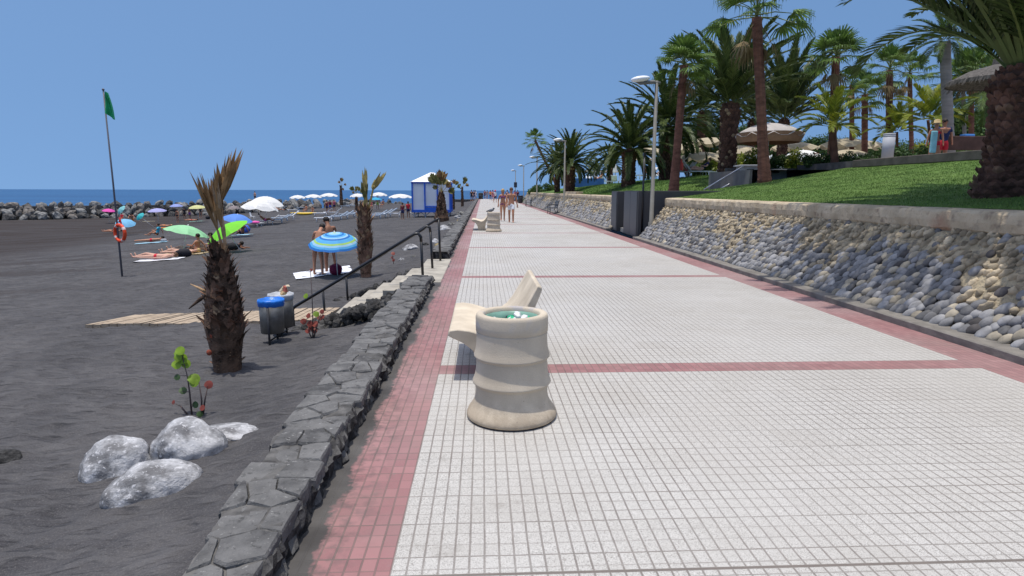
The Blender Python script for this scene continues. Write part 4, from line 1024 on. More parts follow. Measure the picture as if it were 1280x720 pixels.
def concrete_bench(loc, L_, label, sc=1):
    """sculpted lounge bench: one folded shell (seat rising into a back) on a tapering foot, extruded along the walk"""
    r = empty('concrete_bench', loc, label, 'bench', 'sculpted concrete benches')
    topc = [(-.30, .435), (-.22, .445), (-.12, .43), (-.02, .40), (.08, .385), (.17, .40), (.25, .46), (.32, .555), (.385, .67), (.44, .77), (.475, .83)]
    bot = [(.515, .815), (.52, .79), (.485, .70), (.44, .60), (.39, .50), (.335, .40), (.29, .30), (.27, .18), (.27, .0), (-.04, .0), (-.05, .16), (-.09, .26), (-.17, .335), (-.27, .385), (-.31, .405)]
    poly = topc+bot; ny = 14; b = MB(); n = len(poly)
    for j in range(ny+1):
        v = j/ny; y = L_*v; e = abs(2*v-1)
        for i, (x, z) in enumerate(poly):
            wing = max(0, (x-.2)/.32); 
            zz = z*(1-.0*e); yy = y-(.5-v)*.26*wing*(L_/1.3)*1.2 * -1 if wing > 0 else y
            yy = L_*.5+(y-L_*.5)*(1-.16*wing) 
            if i >= len(topc) and z < .35: yy = L_*.5+(y-L_*.5)*(.80+.2*z/.35)
            b.v.append((x, yy, zz+(.02*(e**3) if i < len(topc) and x < 0 else 0)))
    b.n = len(b.v)
    for j in range(ny):
        for k in range(n): k2 = (k+1) % n; b.f.append((j*n+k, (j+1)*n+k, (j+1)*n+k2, j*n+k2)); b.m.append(0)
    b.f += [tuple(range(n)), tuple(reversed(range(ny*n, (ny+1)*n)))]; b.m += [0, 0]
    b.obj('shell', conc, r, auto=True, bevel=.012); return r
concrete_bench((.0, 5.15, 0), 1.3, 'cream concrete bench with curved shell seat right behind the nearest litter bin')
p = PZ(598, 288.5, 0); concrete_bench((p.x+.02, p.y+.1, 0), 1.5, 'cream concrete bench beside the farther litter bin near the walking couple')

# ---- beach steps, landing, rubble, handrails
stepm = mat('cream_step', (.33, .305, .26), .9, .2, 3, .4, 40, base2=(.43, .40, .34))
r = empty('beach_steps', (-1.3, 13.2, 0), 'cream concrete steps leading from the promenade down to the black sand', 'steps')
b = MB(); b.box((.24, -.35, -.10), (.58, 3.75, .216)); b.obj('landing', stepm, r, smooth=False, bevel=.01)
for k in range(5):
    b = MB(); b.box((-.16-.34*k-.055, .1, -.17*(k+1)-.45), (.34+.0, 2.2, .9)); b.obj('step', stepm, r, smooth=False, bevel=.012)
lava_dark = mat('lava_rock', (.030, .029, .029), .9, .45, 4, .9, 14, island=.5, dist=.03, base2=(.085, .083, .08))
lava_grey = mat('grey_boulder', (.10, .10, .10), .85, .45, 2.2, .9, 9, island=.3, dist=.08, base2=(.25, .25, .24))
def rubble(a, c, w_, top0, top1, n, label, seed, sz=(.05, .13)):
    rs = random.Random(seed); A_, C_ = Vector(a), Vector(c); root = empty('rubble_wall', A_, label, 'stone wall'); b = MB()
    d = (C_-A_); s = Vector((-d.y, d.x, 0)).normalized()
    for i in range(n):
        t = rs.random(); p = d*t+s*rs.uniform(-w_, w_); g_ = beach(A_.x+p.x, A_.y+p.y); zt = top0+(top1-top0)*t; f = rs.random()**.6
        z = g_-.05+(zt-g_)*f-.05; R_ = rs.uniform(*sz); o = b.n; M = Euler((rs.uniform(0, 3), rs.uniform(0, 3), rs.uniform(0, 3))).to_matrix()
        b.ell((0, 0, 0), (R_, R_*rs.uniform(.6, .9), R_*rs.uniform(.45, .8)), M, 0, 8, 6); sd = rs.uniform(0, 50)
        for k in range(o, b.n): v = Vector(b.v[k]); v *= 1+.45*noise.noise(v*7+Vector((sd, 0, 0))); b.v[k] = (v.x+p.x, v.y+p.y, v.z+z)
    b.obj('stones', lava_dark, root, smooth=False); return root
rubble((-1.15, 11.35, 0), (-3.9, 11.75, 0), .42, -.04, -1.04, 520, 'dark lava rubble flank on the near side of the beach steps', 4)
rubble((-1.2, 14.65, 0), (-3.6, 14.65, 0), .22, .02, -.95, 190, 'dark lava rubble flank on the far side of the beach steps', 5)
b = MB(); b.box((-1.1, 14.7, -.4), (.35, .3, 1.0)); 
def rail(Y, pts, posts, label):
    P = [PY(x, y, Y) for x, y in pts]; o = P[0].copy(); o.z = beach(o.x, o.y); root = empty('handrail', o, label, 'handrail', 'black handrails of the beach steps')
    b = MB(); b.tube([p-o for p in P], .03, 10); b.obj('top_rail', black, root)
    for (x, y, x2, y2) in posts:
        b = MB(); A_, C_ = PY(x, y, Y), PY(x2, y2, Y); C_.z -= .15; b.tube([A_-o, C_-o], .026, 10); b.obj('post', black, root)
rail(11.6, [(366, 386), (369, 383), (404, 362), (512, 296), (518, 292.5), (523, 292), (526, 296), (526.5, 302)], [(366, 386, 367.5, 414), (526.3, 300, 528.8, 346)], 'black handrail on the near side of the beach steps')
rail(12.95, [(403.5, 362.5), (470, 322.5), (528, 287), (533, 283), (537, 284), (538, 290)], [(403.5, 363, 407, 400), (538, 288, 541, 338)], 'black handrail down the middle of the beach steps')
rail(14.35, [(432.5, 346), (480, 317), (520, 290.5), (545, 275), (548.5, 273)], [(432.8, 346, 434.8, 375), (548.3, 274, 550.5, 322)], 'black handrail on the far side of the beach steps')

# ---- rocks
def rockmesh(seed, sub=3, rough=.35, fs=1.6, cut=True):
    bm = bmesh.new(); bmesh.ops.create_icosphere(bm, subdivisions=sub, radius=1); sd = Vector((seed*7.3, seed*1.7, 0))
    for v in bm.verts:
        d = v.co.copy(); f = 1+rough*noise.noise(d*fs+sd)+rough*.35*noise.noise(d*fs*2.7+sd)+rough*.12*noise.noise(d*fs*7+sd)
        v.co = d*f
        for k in range(5 if cut else 0):     # flat broken faces
            nn = Vector((math.sin(seed*3+k*2.1), math.cos(seed*5+k*1.3), math.sin(seed+k*4.7))).normalized(); h = .78+.1*math.sin(seed+k)
            e = v.co.dot(nn)
            if e > h: v.co -= nn*(e-h)*.8
    me = bpy.data.meshes.new('rock'); bm.to_mesh(me); bm.free()
    for p in me.polygons: p.use_smooth = sub > 3
    return me
q = NB('pale_boulder')
geo = N(q.nt, 'ShaderNodeNewGeometry'); nz3 = q.xyz(geo.outputs['Normal'])[2]
c = q.mix(q.rng(q.noise(1.1, 8, rough=.6), .42, .56, 0.0, 1.0), (.15, .15, .155), (.46, .465, .48))
c = q.mix(q.rng(q.noise(2.3, 8, rough=.72), .56, .66, 0.0, .75), c, (.12, .12, .125))
c = q.mix(q.rng(q.noise(7, 7, rough=.7), .56, .62, 0.0, .7), c, (.68, .68, .70))
palem = q.fin(c, .85, q.bump(q.noise(14, 8, rough=.6), .6, .02), .3)
def boulder(px, py, dims, rz, seed, label, m=palem, sub=5, rough=.15, group='boulders half buried in the sand', dz=0, tilt=0):
    p = G(px, py); me = rockmesh(seed, sub, rough, 1.3 if sub > 3 else 1.6, sub < 4); me.materials.append(m)
    o = link('boulder', me, None, p+Vector((0, 0, dz)), (tilt, 0, R(rz)), dims); return tag(o, label, 'rock', group)
boulder(148, 588, (.31, .27, .30), 25, 3.1, 'mottled grey boulder, leftmost of the three big pale ones')
boulder(236, 566, (.35, .29, .33), -5, 5.2, 'largest rounded pale grey boulder just in front of the lime-green sapling')
boulder(193, 612, (.36, .27, .27), 25, 8.7, 'whitish boulder nearest the camera, lowest of the pale ones', dz=-.02)
boulder(293, 541, (.34, .2, .06), -20, 11.3, 'flat pale grey stone barely showing from the sand right of the boulders', dz=.01)
o = boulder(4, 574, (.16, .12, .10), 0, 4.4, 'small dark lump at the left edge of the photo', lava_dark, 3)  # low lump set where an unclear dark spot lies at the left edge
for i, (px, py, s, sd, m, t) in enumerate([(513, 312, .36, 6, palem, 'pale boulder behind the middle handrail, biggest at the steps'), (502, 325, .13, 7, palem, 'small pale stone left of the biggest boulder at the steps'), (517, 322, .15, 8, lava_grey, 'grey stone in front of the biggest boulder at the steps'),
      (545, 303, .26, 9, palem, 'pale stone seen between the upper handrail posts'), (548, 308, .2, 12, mat('ochre_rock', (.30, .24, .12), .85, .3, 3, .7, 12), 'ochre stone by the upper handrail posts'), (556, 287, .45, 13, palem, 'flat pale rock right of the cone-trunked palm'), (566, 281, .35, 14, lava_grey, 'grey rock between the cone-trunked palm and the wall'),
      (532, 306, .22, 15, lava_dark, 'dark flat stone left of the upper handrail posts'), (573, 272, .4, 16, palem, 'pale rock beside the wall beyond the palm'), (578, 268, .5, 17, lava_grey, 'grey rock beside the wall near the cabin'), (575, 277, .3, 18, mat('ochre_rock', (.3, .24, .12)), 'ochre rock beside the wall'),
      (568, 290, .35, 19, lava_grey, 'grey rock on the sand close to the far wall')]):
    boulder(px, py, (s, s*.75, s*.62), i*40, sd, t, m, 3, .35, 'rocks lying beside the far wall')
# breakwater: every boulder an object
RM = []
for k in range(7):
    me = rockmesh(20+k*1.7, 2, .5, 1.4); me.materials.append([lava_grey, lava_dark, mat('brown_rock', (.12, .105, .09), .9, .4, 2, .8, 8, base2=(.24, .22, .2)), lava_grey][k % 4]); RM.append(me)
b = MB(); L_ = (LB-LA).length+70
m4 = Matrix.Rotation(math.atan2(LD.y, LD.x), 3, 'Z'); mid = (LA+LB)/2-LD*35
b.box((mid.x+LN.x*2.6, mid.y+LN.y*2.6, -3.6), (L_+2, 3.4, 5.2), M=m4, top=.62); tag(b.obj('breakwater_core', lava_dark, smooth=False), kind='structure')
rs = random.Random(5); cnt = 0
for row in range(4):
    s = -30.0+row
    while s < (LB-LA).length+6 and cnt < 290:
        R_ = rs.uniform(.55, 1.05)*(1.05 if row == 0 else 1); tt = s+rs.uniform(-.3, .3); off = .2+row*.75; px_ = LA+LD*tt+LN*off; fade = sm(tt, 58, 70)
        z = -3.3+.5+row*.60+rs.uniform(-.2, .2)+(1.05-.28*row)*sm(tt, 15, 62)-fade*row*.15
        o = link('boulder', RM[rs.randrange(7)], None, (px_.x, px_.y, z), (rs.uniform(0, 6), rs.uniform(0, 6), rs.uniform(0, 6)), (R_, R_*rs.uniform(.7, 1), R_*rs.uniform(.65, .9)))
        tag(o, 'rough grey breakwater boulder piled between the black beach and the sea', 'rock', 'breakwater boulders'); cnt += 1; s += R_*1.75
print('boulders', cnt)

# ---- boardwalk
P0 = PZ(400, 401.5, -.93); P1 = PZ(105, 410.5, -.97); P2 = PZ(168, 398, -.97); P3 = PZ(425, 385, -.92)
r = empty('boardwalk', P0, 'sandy wooden boardwalk laid on the black sand below the steps', 'boardwalk')
n = 30; 
b = MB()
for k in range(n):
    t0, t1 = k/n, (k+.84)/n; rs2 = random.Random(k); a = P0.lerp(P1, t0); c_ = P0.lerp(P1, t1); d = P3.lerp(P2, t1); e = P3.lerp(P2, t0)
    for v in (a, c_, d, e): v.z = beach(v.x, v.y)+.045+rs2.uniform(-.008, .008)+.012*math.sin(k*.3)
    q4 = [v-P0 for v in (a, c_, d, e)]; lo = [v-Vector((0, 0, .07)) for v in q4]
    b.add(q4+lo, [(0, 3, 2, 1), (4, 5, 6, 7), (0, 1, 5, 4), (1, 2, 6, 5), (2, 3, 7, 6), (3, 0, 4, 7)])
b.obj('planks', wood, r, smooth=False)

# ---- two beach bins on a frame
p = G(347, 428); Yb = p.y; q_ = lambda x, y, Y=Yb: PY(x, y, Y)-p
def beach_bin(px, ytop, ybot, Y, wpx, label, lidmat, full):
    base = PY(px, ybot, Y); r = empty('beach_bin', base, label, 'litter bin', 'metal litter bins on the sand'); h = PY(px, ytop, Y).z-base.z; R_ = wpx/2*Y/FPX
    b = MB(); b.lathe([(R_*.93, 0), (R_*1.0, h), (R_*.97, h), (R_*.9, .02), (0, .02)], 28); b.obj('drum', galv, r)
    b = MB(); b.lathe([(R_*1.0, h-.10), (R_*1.07, h-.09), (R_*1.09, h-.01), (R_*1.05, h+.02), (R_*.97, h+.012), (R_*.9, h-.03), (R_*.4, h-.02), (0, h-.05)], 28, close=False)
    rs = random.Random(3)
    b.v = [(x+.008*noise.noise(Vector((x*30, y*30, z*20))), y, z+.02*noise.noise(Vector((x*22, y*22, 3)))) for x, y, z in b.v]; b.obj('bag', lidmat, r)
    b = MB()
    for a in (math.pi*1.52, math.pi*.5): b.tube([(R_*1.03*math.cos(a), R_*1.08*math.sin(a), -.3), (R_*1.03*math.cos(a), R_*1.08*math.sin(a), h*.82)], .02, 8)
    b.tube([(0, -R_*1.08, -.12), (0, R_*1.08, -.12)], .015, 6); b.tube([(0, -R_*1.08, -.22), (0, R_*1.08, -.22)], .015, 6); b.obj('stand', dgrey, r); return r, h
beach_bin(341, 375, 415, Yb, 30, 'metal beach bin with bright blue bag folded over its rim', mat('blue_bag', (.02, .17, .62), .35, .15, 9, .5, 30), False)
r2, h2 = beach_bin(353, 368, 408, Yb+.55, 29, 'metal beach bin with white bag overflowing with rubbish behind the blue-bagged one', mat('white_bag', (.42, .44, .47), .4, .1, 9, .5, 30), True)
rs = random.Random(6)
for k in range(6):
    b = MB(); b.box((0, 0, 0), (.13, .09, .06), M=Euler((rs.uniform(0, 3), rs.uniform(0, 3), 0)).to_matrix(), top=.7); c_ = [(.42, .30, .16), (.45, .12, .08), (.5, .42, .3)][k % 3]
    o = b.obj('rubbish', mat('packaging_%s' % ['brown', 'red', 'beige'][k % 3], c_, .7, .2, 9), smooth=False, bevel=.01, loc=r2.location+Vector((rs.uniform(-.02, .15), rs.uniform(-.1, .1), h2+.03+.03*k*.6)))
    tag(o, ['crushed brown carton', 'crumpled red wrapper', 'crushed beige carton'][k % 3]+' heaped on the white-bagged beach bin', 'rubbish', 'rubbish heaped on the beach bin')

# ---- flagpole and lifebuoy
p = G(153, 346); Y = p.y; q_ = lambda x, y, dy=0: PY(x, y, Y)-p+Vector((0, dy, 0)); print('flag', p)
r = empty('flagpole', p, 'tall thin leaning flagpole flying a small green flag on the beach', 'flagpole')
b = MB(); b.tube([q_(153, 348), q_(141.5, 230), q_(129, 112)], [.032, .028, .022], 8); b.obj('pole', mat('pole_grey', (.13, .13, .15), .5, .1, 5), r)
b = MB(); b.ell(q_(129, 112), (.04, .04, .04)); b.obj('finial', mat('pole_grey', (.1, .1, .1)), r)
b = MB(); nn = 14; A0, A1, A2 = q_(130.5, 115), q_(131, 143), q_(144, 149); n0 = b.n
for j in range(nn+1):
    for i in range(nn+1):
        u, v = i/nn, j/nn; p0 = q_(130.8, 114+28*v); wdt = (.09+.28*v)*u; b.v.append((p0.x+wdt*(1-.1*v), .10*math.sin(u*9+v*2)*v+.05*math.sin(u*17), p0.z-.13*u*v-.05*u+.05*math.sin(u*7)*v))
b.n = len(b.v)
for j in range(nn):
    for i in range(nn): b.f.append((j*(nn+1)+i, j*(nn+1)+i+1, (j+1)*(nn+1)+i+1, (j+1)*(nn+1)+i)); b.m.append(0)
b.obj('flag', mat('green_flag', (.03, .42, .17), .7, .15, 5, trans=.25), r)
# lifebuoy hanging on the pole
def torus(b, c, R_, r_, M, arcs=None, n=40, m=10, mi=0):
    o = []; fs = []
    for i in range(n+1):
        a = (arcs[0]+(arcs[1]-arcs[0])*i/n) if arcs else 2*math.pi*i/n
        for k in range(m):
            t = 2*math.pi*k/m; o.append(M @ Vector(((R_+r_*math.cos(t))*math.cos(a), r_*math.sin(t), (R_+r_*math.cos(t))*math.sin(a)))+Vector(c))
    for i in range(n):
        for k in range(m): k2 = (k+1) % m; fs.append((i*m+k, i*m+k2, (i+1)*m+k2, (i+1)*m+k))
    b.add(o, fs, mi)
c_ = p+q_(152, 291, -.09); r = empty('lifebuoy', c_, 'orange-red lifebuoy ring with white bands hanging on the flagpole', 'lifebuoy')
M_ = Matrix.Rotation(R(-30), 3, 'Z')
b = MB(); torus(b, (0, 0, 0), .26, .055, M_); b.obj('ring', mat('buoy_orange', (.75, .07, .02), .45, .1, 4), r)
for k in range(4):
    b = MB(); a = .4+k*math.pi/2; torus(b, (0, 0, 0), .26, .058, M_, (a, a+.32), 8); b.obj('band', mat('buoy_band', (.75, .55, .5), .5, .1, 4), r)
b = MB(); b.tube([(0, 0, .34), (0, .02, .42), (.05, .03, .3), (.02, .02, .50)], .025, 6); b.obj('rope', mat('red_rope', (.45, .03, .04), .8, .2, 9), r)

# ---- umbrellas
def canopy(b, R_, depth, rings, seg=10, vent=False, scallop=0):
    """ribbed canopy, rings = material index per ring from centre outwards"""
    k = len(rings); sub = 3; V = []; F = []; mi = []; n = seg*sub
    for i in range(k+1):
        r = R_*i/k; 
        for s_ in range(n):
            a = 2*math.pi*s_/n; u = (s_ % sub)/sub; sag = 1-.06*(math.sin(math.pi*u))*(i/k); 
            z = -depth*(i/k)**2*(1+.10*math.sin(math.pi*u)*(i/k))-(scallop*math.sin(math.pi*u) if i == k else 0)
            V.append((r*sag*math.cos(a), r*sag*math.sin(a), z))
    for i in range(k):
        for s_ in range(n):
            s2 = (s_+1) % n; F.append((i*n+s_, (i+1)*n+s_, (i+1)*n+s2, i*n+s2)); mi.append(rings[i])
    o = b.n; b.v += V; b.n = len(b.v); b.f += [tuple(i+o for i in f) for f in F]; b.m += mi
def umbrella(px, py, Y, R_, cols, tilt, label, depth=.28, group='parasols on the beach', g=beach, seg=8, cat='parasol', name='parasol', rings=None, polem=None, scallop=0):
    c = PY(px, py, Y); ax = (Matrix.Rotation(R(tilt[1]), 3, 'Z') @ Matrix.Rotation(R(tilt[0]), 3, 'X')) @ Vector((0, 0, 1))
    M = ax.to_track_quat('Z', 'Y').to_matrix(); t = (c.z-g(c.x, c.y)+.1)/max(.2, ax.z); foot = c-ax*t
    r = empty(name, foot, label, cat, group); loc = c-foot
    ms = [mat('fabric_%s' % k, v, .7, .08, 2, trans=.2) for k, v in cols]
    b = MB(); canopy(b, R_, depth, rings or [0]*5, seg, scallop=scallop); b.v = [tuple(M @ Vector(v)+loc) for v in b.v]; b.obj('canopy', ms, r, smooth=False)
    b = MB(); b.tube([Vector((0, 0, -.05)), loc+ax*.06], .016, 7); b.obj('pole', polem or whitep, r)
    b = MB()
    for k in range(seg):
        a = 2*math.pi*k/seg; pts = [M @ Vector((R_*u*.97*math.cos(a), R_*u*.97*math.sin(a), -depth*u*u-.012))+loc for u in (0, .5, 1)]; b.tube(pts, .006, 4)
    b.obj('ribs', dgrey, r); return r
BL = [('sky_blue', (.10, .42, .78)), ('deep_blue', (.02, .17, .52)), ('lime', (.38, .62, .16)), ('pale_blue', (.35, .60, .80))]
pc = G(407, 343); YC = pc.y; print('couple', pc)
umbrella(418, 291, YC-.55, .80, BL, (11, 4), 'striped blue and lime parasol tilted in front of the couple on the white towel', .36, seg=10, rings=[2, 3, 3, 0, 1, 0, 3, 1, 0, 0, 2, 3, 0, 1], scallop=.0)
umbrella(235, 282, 29.0, .98, [('mint', (.32, .66, .36))], (-14, -62), 'pale green parasol tilted left over sunbathers', .36)
umbrella(279, 282, 27.8, .98, [('apple_green', (.20, .68, .04))], (30, -60), 'bright apple-green parasol tilted right behind the nearest young palm', .34)
umbrella(297, 268, 39.5, .93, [('mid_blue', (.12, .28, .72))], (12, 60), 'mid-blue parasol tilted left just behind the bright green one', .34)
umbrella(196, 260.5, 70, .98, [('lilac', (.40, .40, .70))], (5, 0), 'lilac parasol in the middle of the far beach', .3)
umbrella(220, 255, 84, .85, [('periwinkle', (.28, .34, .66))], (4, 0), 'periwinkle-blue parasol close to the breakwater', .3)
umbrella(246, 256.5, 74, .95, [('pale_yellow', (.62, .62, .28))], (6, 0), 'pale yellow parasol close to the breakwater', .3)
umbrella(136, 261, 86, .83, [('hot_pink', (.75, .09, .42))], (8, 60), 'hot pink parasol farthest left on the beach', .3)
umbrella(149, 261, 84, .7, [('aqua', (.22, .55, .58))], (55, -40), 'aqua parasol propped sideways next to the pink one', .3)
umbrella(157, 275.5, 52, .75, [('light_blue', (.20, .50, .75))], (25, 40), 'light-blue parasol lying low on the sand behind the flagpole', .25)
umbrella(173, 269, 60, .45, [('teal', (.04, .45, .48))], (50, -30), 'small teal parasol behind the flagpole', .2)
umbrella(292, 257, 66, .62, [('taupe', (.26, .22, .22))], (0, 0), 'small taupe parasol near the rocks left of the white canopy tents', .3)
umbrella(470, 246.8, 82, .78, [('turquoise', (.04, .38, .60))], (0, 0), 'turquoise parasol beneath the white ones behind the young palm', .3)
WH = [('white_canvas', (.80, .80, .78))]
for i, (px, py, Y, R_) in enumerate([(372, 244, 96, 1.25), (391.5, 243, 96, 1.35), (411, 241.5, 94, 1.35), (447, 242, 92, 1.15), (473.5, 240.5, 88, 1.2), (500.5, 242.5, 80, 1.52)]):
    umbrella(px, py, Y, R_, WH, (0, 0), 'round white parasol, %s from the left in the line of six by the sea' % ORD[i], .38, 'white parasols in a line by the sea', scallop=.12)
for i, (px, py, Y, R_) in enumerate([(334, 245.5, 60, 1.75), (325, 250, 57, 1.7)]):
    umbrella(px, py, Y, R_, WH, (-6, -70 if i == 0 else -80), ['large white canopy parasol, higher of the pair by the rocks', 'large white canopy parasol, lower left one of the pair by the rocks'][i], .75, 'large white parasols by the rocks', seg=6, scallop=.1)
p = G(352, 262.5); r = empty('windbreak', p, 'upright white striped canvas screen beside the large white parasols', 'windbreak')
b = MB(); hh = 1.35
for k in range(9):
    b.box((-.55+k*.14, .03*(k % 2), hh/2), (.13, .02, hh))
b.obj('screen', mat('striped_canvas', (.55, .54, .52), .8, .2, 3), r, smooth=False)

# ---- loungers
def lounger_proto(fabm, back=.62):
    r = empty('sun_lounger', (0, 0, 0), 'x', 'sun lounger', 'white plastic sun loungers')
    b = MB()
    for k in range(9): b.box((-.85+k*.135, 0, .33), (.115, .60, .025))
    for s in (-1, 1): b.box((-.3, s*.31, .315), (1.3, .05, .06))
    b.obj('seat', fabm, r, smooth=False)
    b = MB(); M = Matrix.Rotation(-back, 3, 'Y')
    for k in range(6): b.box(M @ Vector((.07+k*.125, 0, .0))+Vector((.33, 0, .33)), (.105, .60, .025), M=M)
    for s in (-1, 1): b.box(M @ Vector((.4, s*.31, 0))+Vector((.33, 0, .33)), (.8, .05, .05), M=M)
    b.obj('backrest', fabm, r, smooth=False)
    for x in (-.7, .45):
        for s in (-1, 1):
            b = MB(); b.tube([(x, s*.3, .32), (x-.06, s*.31, .15), (x-.02, s*.3, 0)], [.035, .028, .035], 6); b.obj('leg', fabm, r)
    return r
LW = lounger_proto(whitep, .62); LG = lounger_proto(greyb, .55)
lg = [(408, 277, 12, 0, 'nearest white sun lounger left of the shaggy reddish palm'), (403, 270, 10, 0, 'white sun lounger just behind the nearest one, back raised high'), (416, 269, 12, 0, 'white sun lounger with steep back beside the maroon-clad people'),
      (420, 275.5, 18, 1, 'blue-grey sun lounger next right of the nearest white one'), (428, 274, 18, 1, 'second blue-grey sun lounger right of the nearest white one'), (437, 272, 18, 1, 'third blue-grey sun lounger right of the nearest white one'), (444, 270, 18, 1, 'blue-grey sun lounger closest to the left side of the shaggy palm'),
      (469, 274, 14, 1, 'blue-grey sun lounger just right of the shaggy palm trunk'), (476, 272.5, 14, 1, 'second blue-grey sun lounger right of the shaggy palm trunk'), (482, 271, 14, 1, 'third blue-grey sun lounger right of the shaggy palm trunk'), (493, 271.5, 6, 0, 'white sun lounger closest to the blue cabin'),
      (313, 284, 170, 0, 'white sun lounger with a pink towel near the blue parasol'), (334, 281, 20, 0, 'white sun lounger carrying the woman in pink'), (346, 279, 22, 1, 'blue-grey lounger first right of the woman in pink'), (353, 276.5, 22, 1, 'blue-grey lounger second right of the woman in pink'), (361, 274, 22, 0, 'white lounger third right of the woman in pink'),
      (338, 265, 15, 1, 'blue-grey lounger under the large white parasols'), (350, 264, 15, 0, 'white lounger by the striped canvas screen'), (368, 265, 15, 0, 'white lounger left of the yellow kayak'), (378, 262, 15, 1, 'blue-grey lounger behind the yellow kayak'), (392, 260, 15, 1, 'blue-grey lounger right behind the kayak people'), (399, 259, 15, 1, 'far blue-grey lounger left of the maroon-clad people'),
      (433, 260, 15, 1, 'far blue-grey lounger beside the bare young palm'), (440, 259, 15, 1, 'far blue-grey lounger left of the short green young palm')]
f1 = {}
for px, py, rz, k, t in lg: place((LW, LG)[k], G(px, py), R(rz), t, 'sun loungers on the beach', 1.15, f1)
p = G(316, 275); r = empty('plastic_chair', p, 'small white plastic chair standing alone near the blue parasol', 'chair')
b = MB(); b.box((0, 0, .42), (.48, .45, .04)); b.obj('seat', whitep, r, smooth=False, bevel=.01)
b = MB(); b.box((-.24, 0, .66), (.04, .45, .46), M=Matrix.Rotation(-.2, 3, 'Y')); b.obj('backrest', whitep, r, smooth=False, bevel=.01)
for x in (-.2, .2):
    for y in (-.2, .2): b = MB(); b.tube([(x, y, .42), (x*1.25, y*1.2, 0)], .02, 6); b.obj('leg', whitep, r)
p = G(380, 269); r = empty('kayak', p, 'yellow kayak lying on the sand among the loungers', 'kayak'); r.rotation_euler.z = R(4)
b = MB(); n = 20; 
for i in range(n+1):
    t = i/n*2-1; w_ = .38*(1-t*t)**.6+.01; 
    for k in range(10): a = 2*math.pi*k/10; b.v.append((t*1.75, w_*math.cos(a), .2+.12*t*t+.17*(1-abs(t)**3)*math.sin(a)))
b.n = len(b.v)
for i in range(n):
    for k in range(10): k2 = (k+1) % 10; b.f.append((i*10+k, i*10+k2, (i+1)*10+k2, (i+1)*10+k)); b.m.append(0)
b.obj('hull', mat('kayak_yellow', (.70, .46, .02), .4, .1, 3), r)
b = MB(); b.box((0, 0, .36), (1.5, .34, .06)); b.obj('cockpit', mat('kayak_pale', (.6, .55, .45), .6, .1, 3), r, smooth=False, bevel=.02)

# ---- cabin
hb = G(516, 272); print('cabin', hb); Hy = hb.y; s_ = Hy/FPX
bluem = mat('cabin_blue', (.03, .13, .62), .45, .1, 2); panel = mat('cabin_panel', (.80, .82, .86), .5, .05, 1)
r = empty('beach_cabin', hb, 'white-panelled beach cabin with blue frame and pyramid roof on stilts', 'cabin'); W_ = 46*s_; z0 = (272-265)*s_; z1 = (272-228.5)*s_; D_ = W_
b = MB(); b.box((W_/2, D_/2, (z0+z1)/2), (W_-.08, D_-.08, z1-z0-.1)); b.obj('wall', panel, r, smooth=False)
for x, y in [(0, 0), (W_/3, 0), (2*W_/3, 0), (W_, 0), (W_, D_/3), (W_, 2*D_/3), (W_, D_), (0, D_)]:
    b = MB(); b.box((x, y, (z0+z1)/2), (.13, .13, z1-z0)); b.obj('frame_post', bluem, r, smooth=False)
b = MB()
for z in (z0+.08, z1-.05):
    b = MB(); b.box((W_/2, -.02, z), (W_+.2, .12, .24 if z < 1 else .18)); b.box((W_+.02, D_/2, z), (.12, D_+.2, .24 if z < 1 else .18)); b.box((W_/2, D_+.02, z), (W_+.2, .12, .2)); b.box((-.02, D_/2, z), (.12, D_+.2, .2)); b.obj('frame_beam', bluem, r, smooth=False)
b = MB(); b.box((W_/2, -.05, z0+.5), (W_/3, .08, .12)); b.box((W_/2, -.06, z0+.3), (W_/3-.1, .05, .2)); b.obj('counter', bluem, r, smooth=False)
b = MB(); h = 12*s_; b.add([(-.15, -.15, z1), (W_+.15, -.15, z1), (W_+.15, D_+.15, z1), (-.15, D_+.15, z1), (W_*.46, D_*.4, z1+h), (W_*.54, D_*.4, z1+h), (W_*.54, D_*.6, z1+h), (W_*.46, D_*.6, z1+h)], [(0, 1, 5, 4), (1, 2, 6, 5), (2, 3, 7, 6), (3, 0, 4, 7), (4, 5, 6, 7), (3, 2, 1, 0)])
b.obj('roof', mat('white_membrane', (.80, .80, .80), .6, .04, 1), r, smooth=False)
for x, y in [(.15, .15), (W_/3, .15), (2*W_/3, .15), (W_-.15, .15), (W_-.15, D_-.2), (.15, D_-.2)]:
    b = MB(); b.tube([(x, y, z0), (x, y, -.3)], .06, 6); b.tube([(x, y, .15), (x+.45, y, z0)], .035, 6); b.tube([(x, y, .15), (x-.45, y, z0)], .035, 6); b.obj('stilt', mat('pale_stilt', (.45, .47, .52), .6, .1, 3), r)

# ---- promenade furniture
def lamp(px, py, X, label, i):
    d = ray(px, py); Y = X/d.x*d.y; zb = .15 if i else .14; r = empty('street_lamp', (X, Y, zb), label, 'street lamp', 'lamps along the promenade')
    b = MB(); b.tube([(0, 0, -.1), (0, 0, .45), (0, 0, .47), (0, 0, 5.12)], [.10, .10, .075, .055], 12); b.obj('post', postm, r)
    b = MB(); b.tube([(0.12, 0, 5.04), (-.1, 0, 5.08), (-.55, 0, 5.05), (-.75, 0, 5.12)], [.05, .06, .07, .04], 8); b.obj('arm', postm, r)
    b = MB(); o = b.n; b.ell((-.55, 0, 5.17), (.33, .2, .10), Matrix.Rotation(-.12, 3, 'Y'), 0, 16, 8); b.obj('lamp_head', mat('lamp_white', (.80, .82, .85), .3, .03, 2), r)
    return r
lp = ['nearest street lamp beside the dark grey stair enclosure', 'second nearest street lamp, behind the nearer iron bench', 'third nearest street lamp, behind the farther iron bench', 'fourth nearest street lamp, just left of the low shrubs', 'farthest street lamp with the dark board on its post']
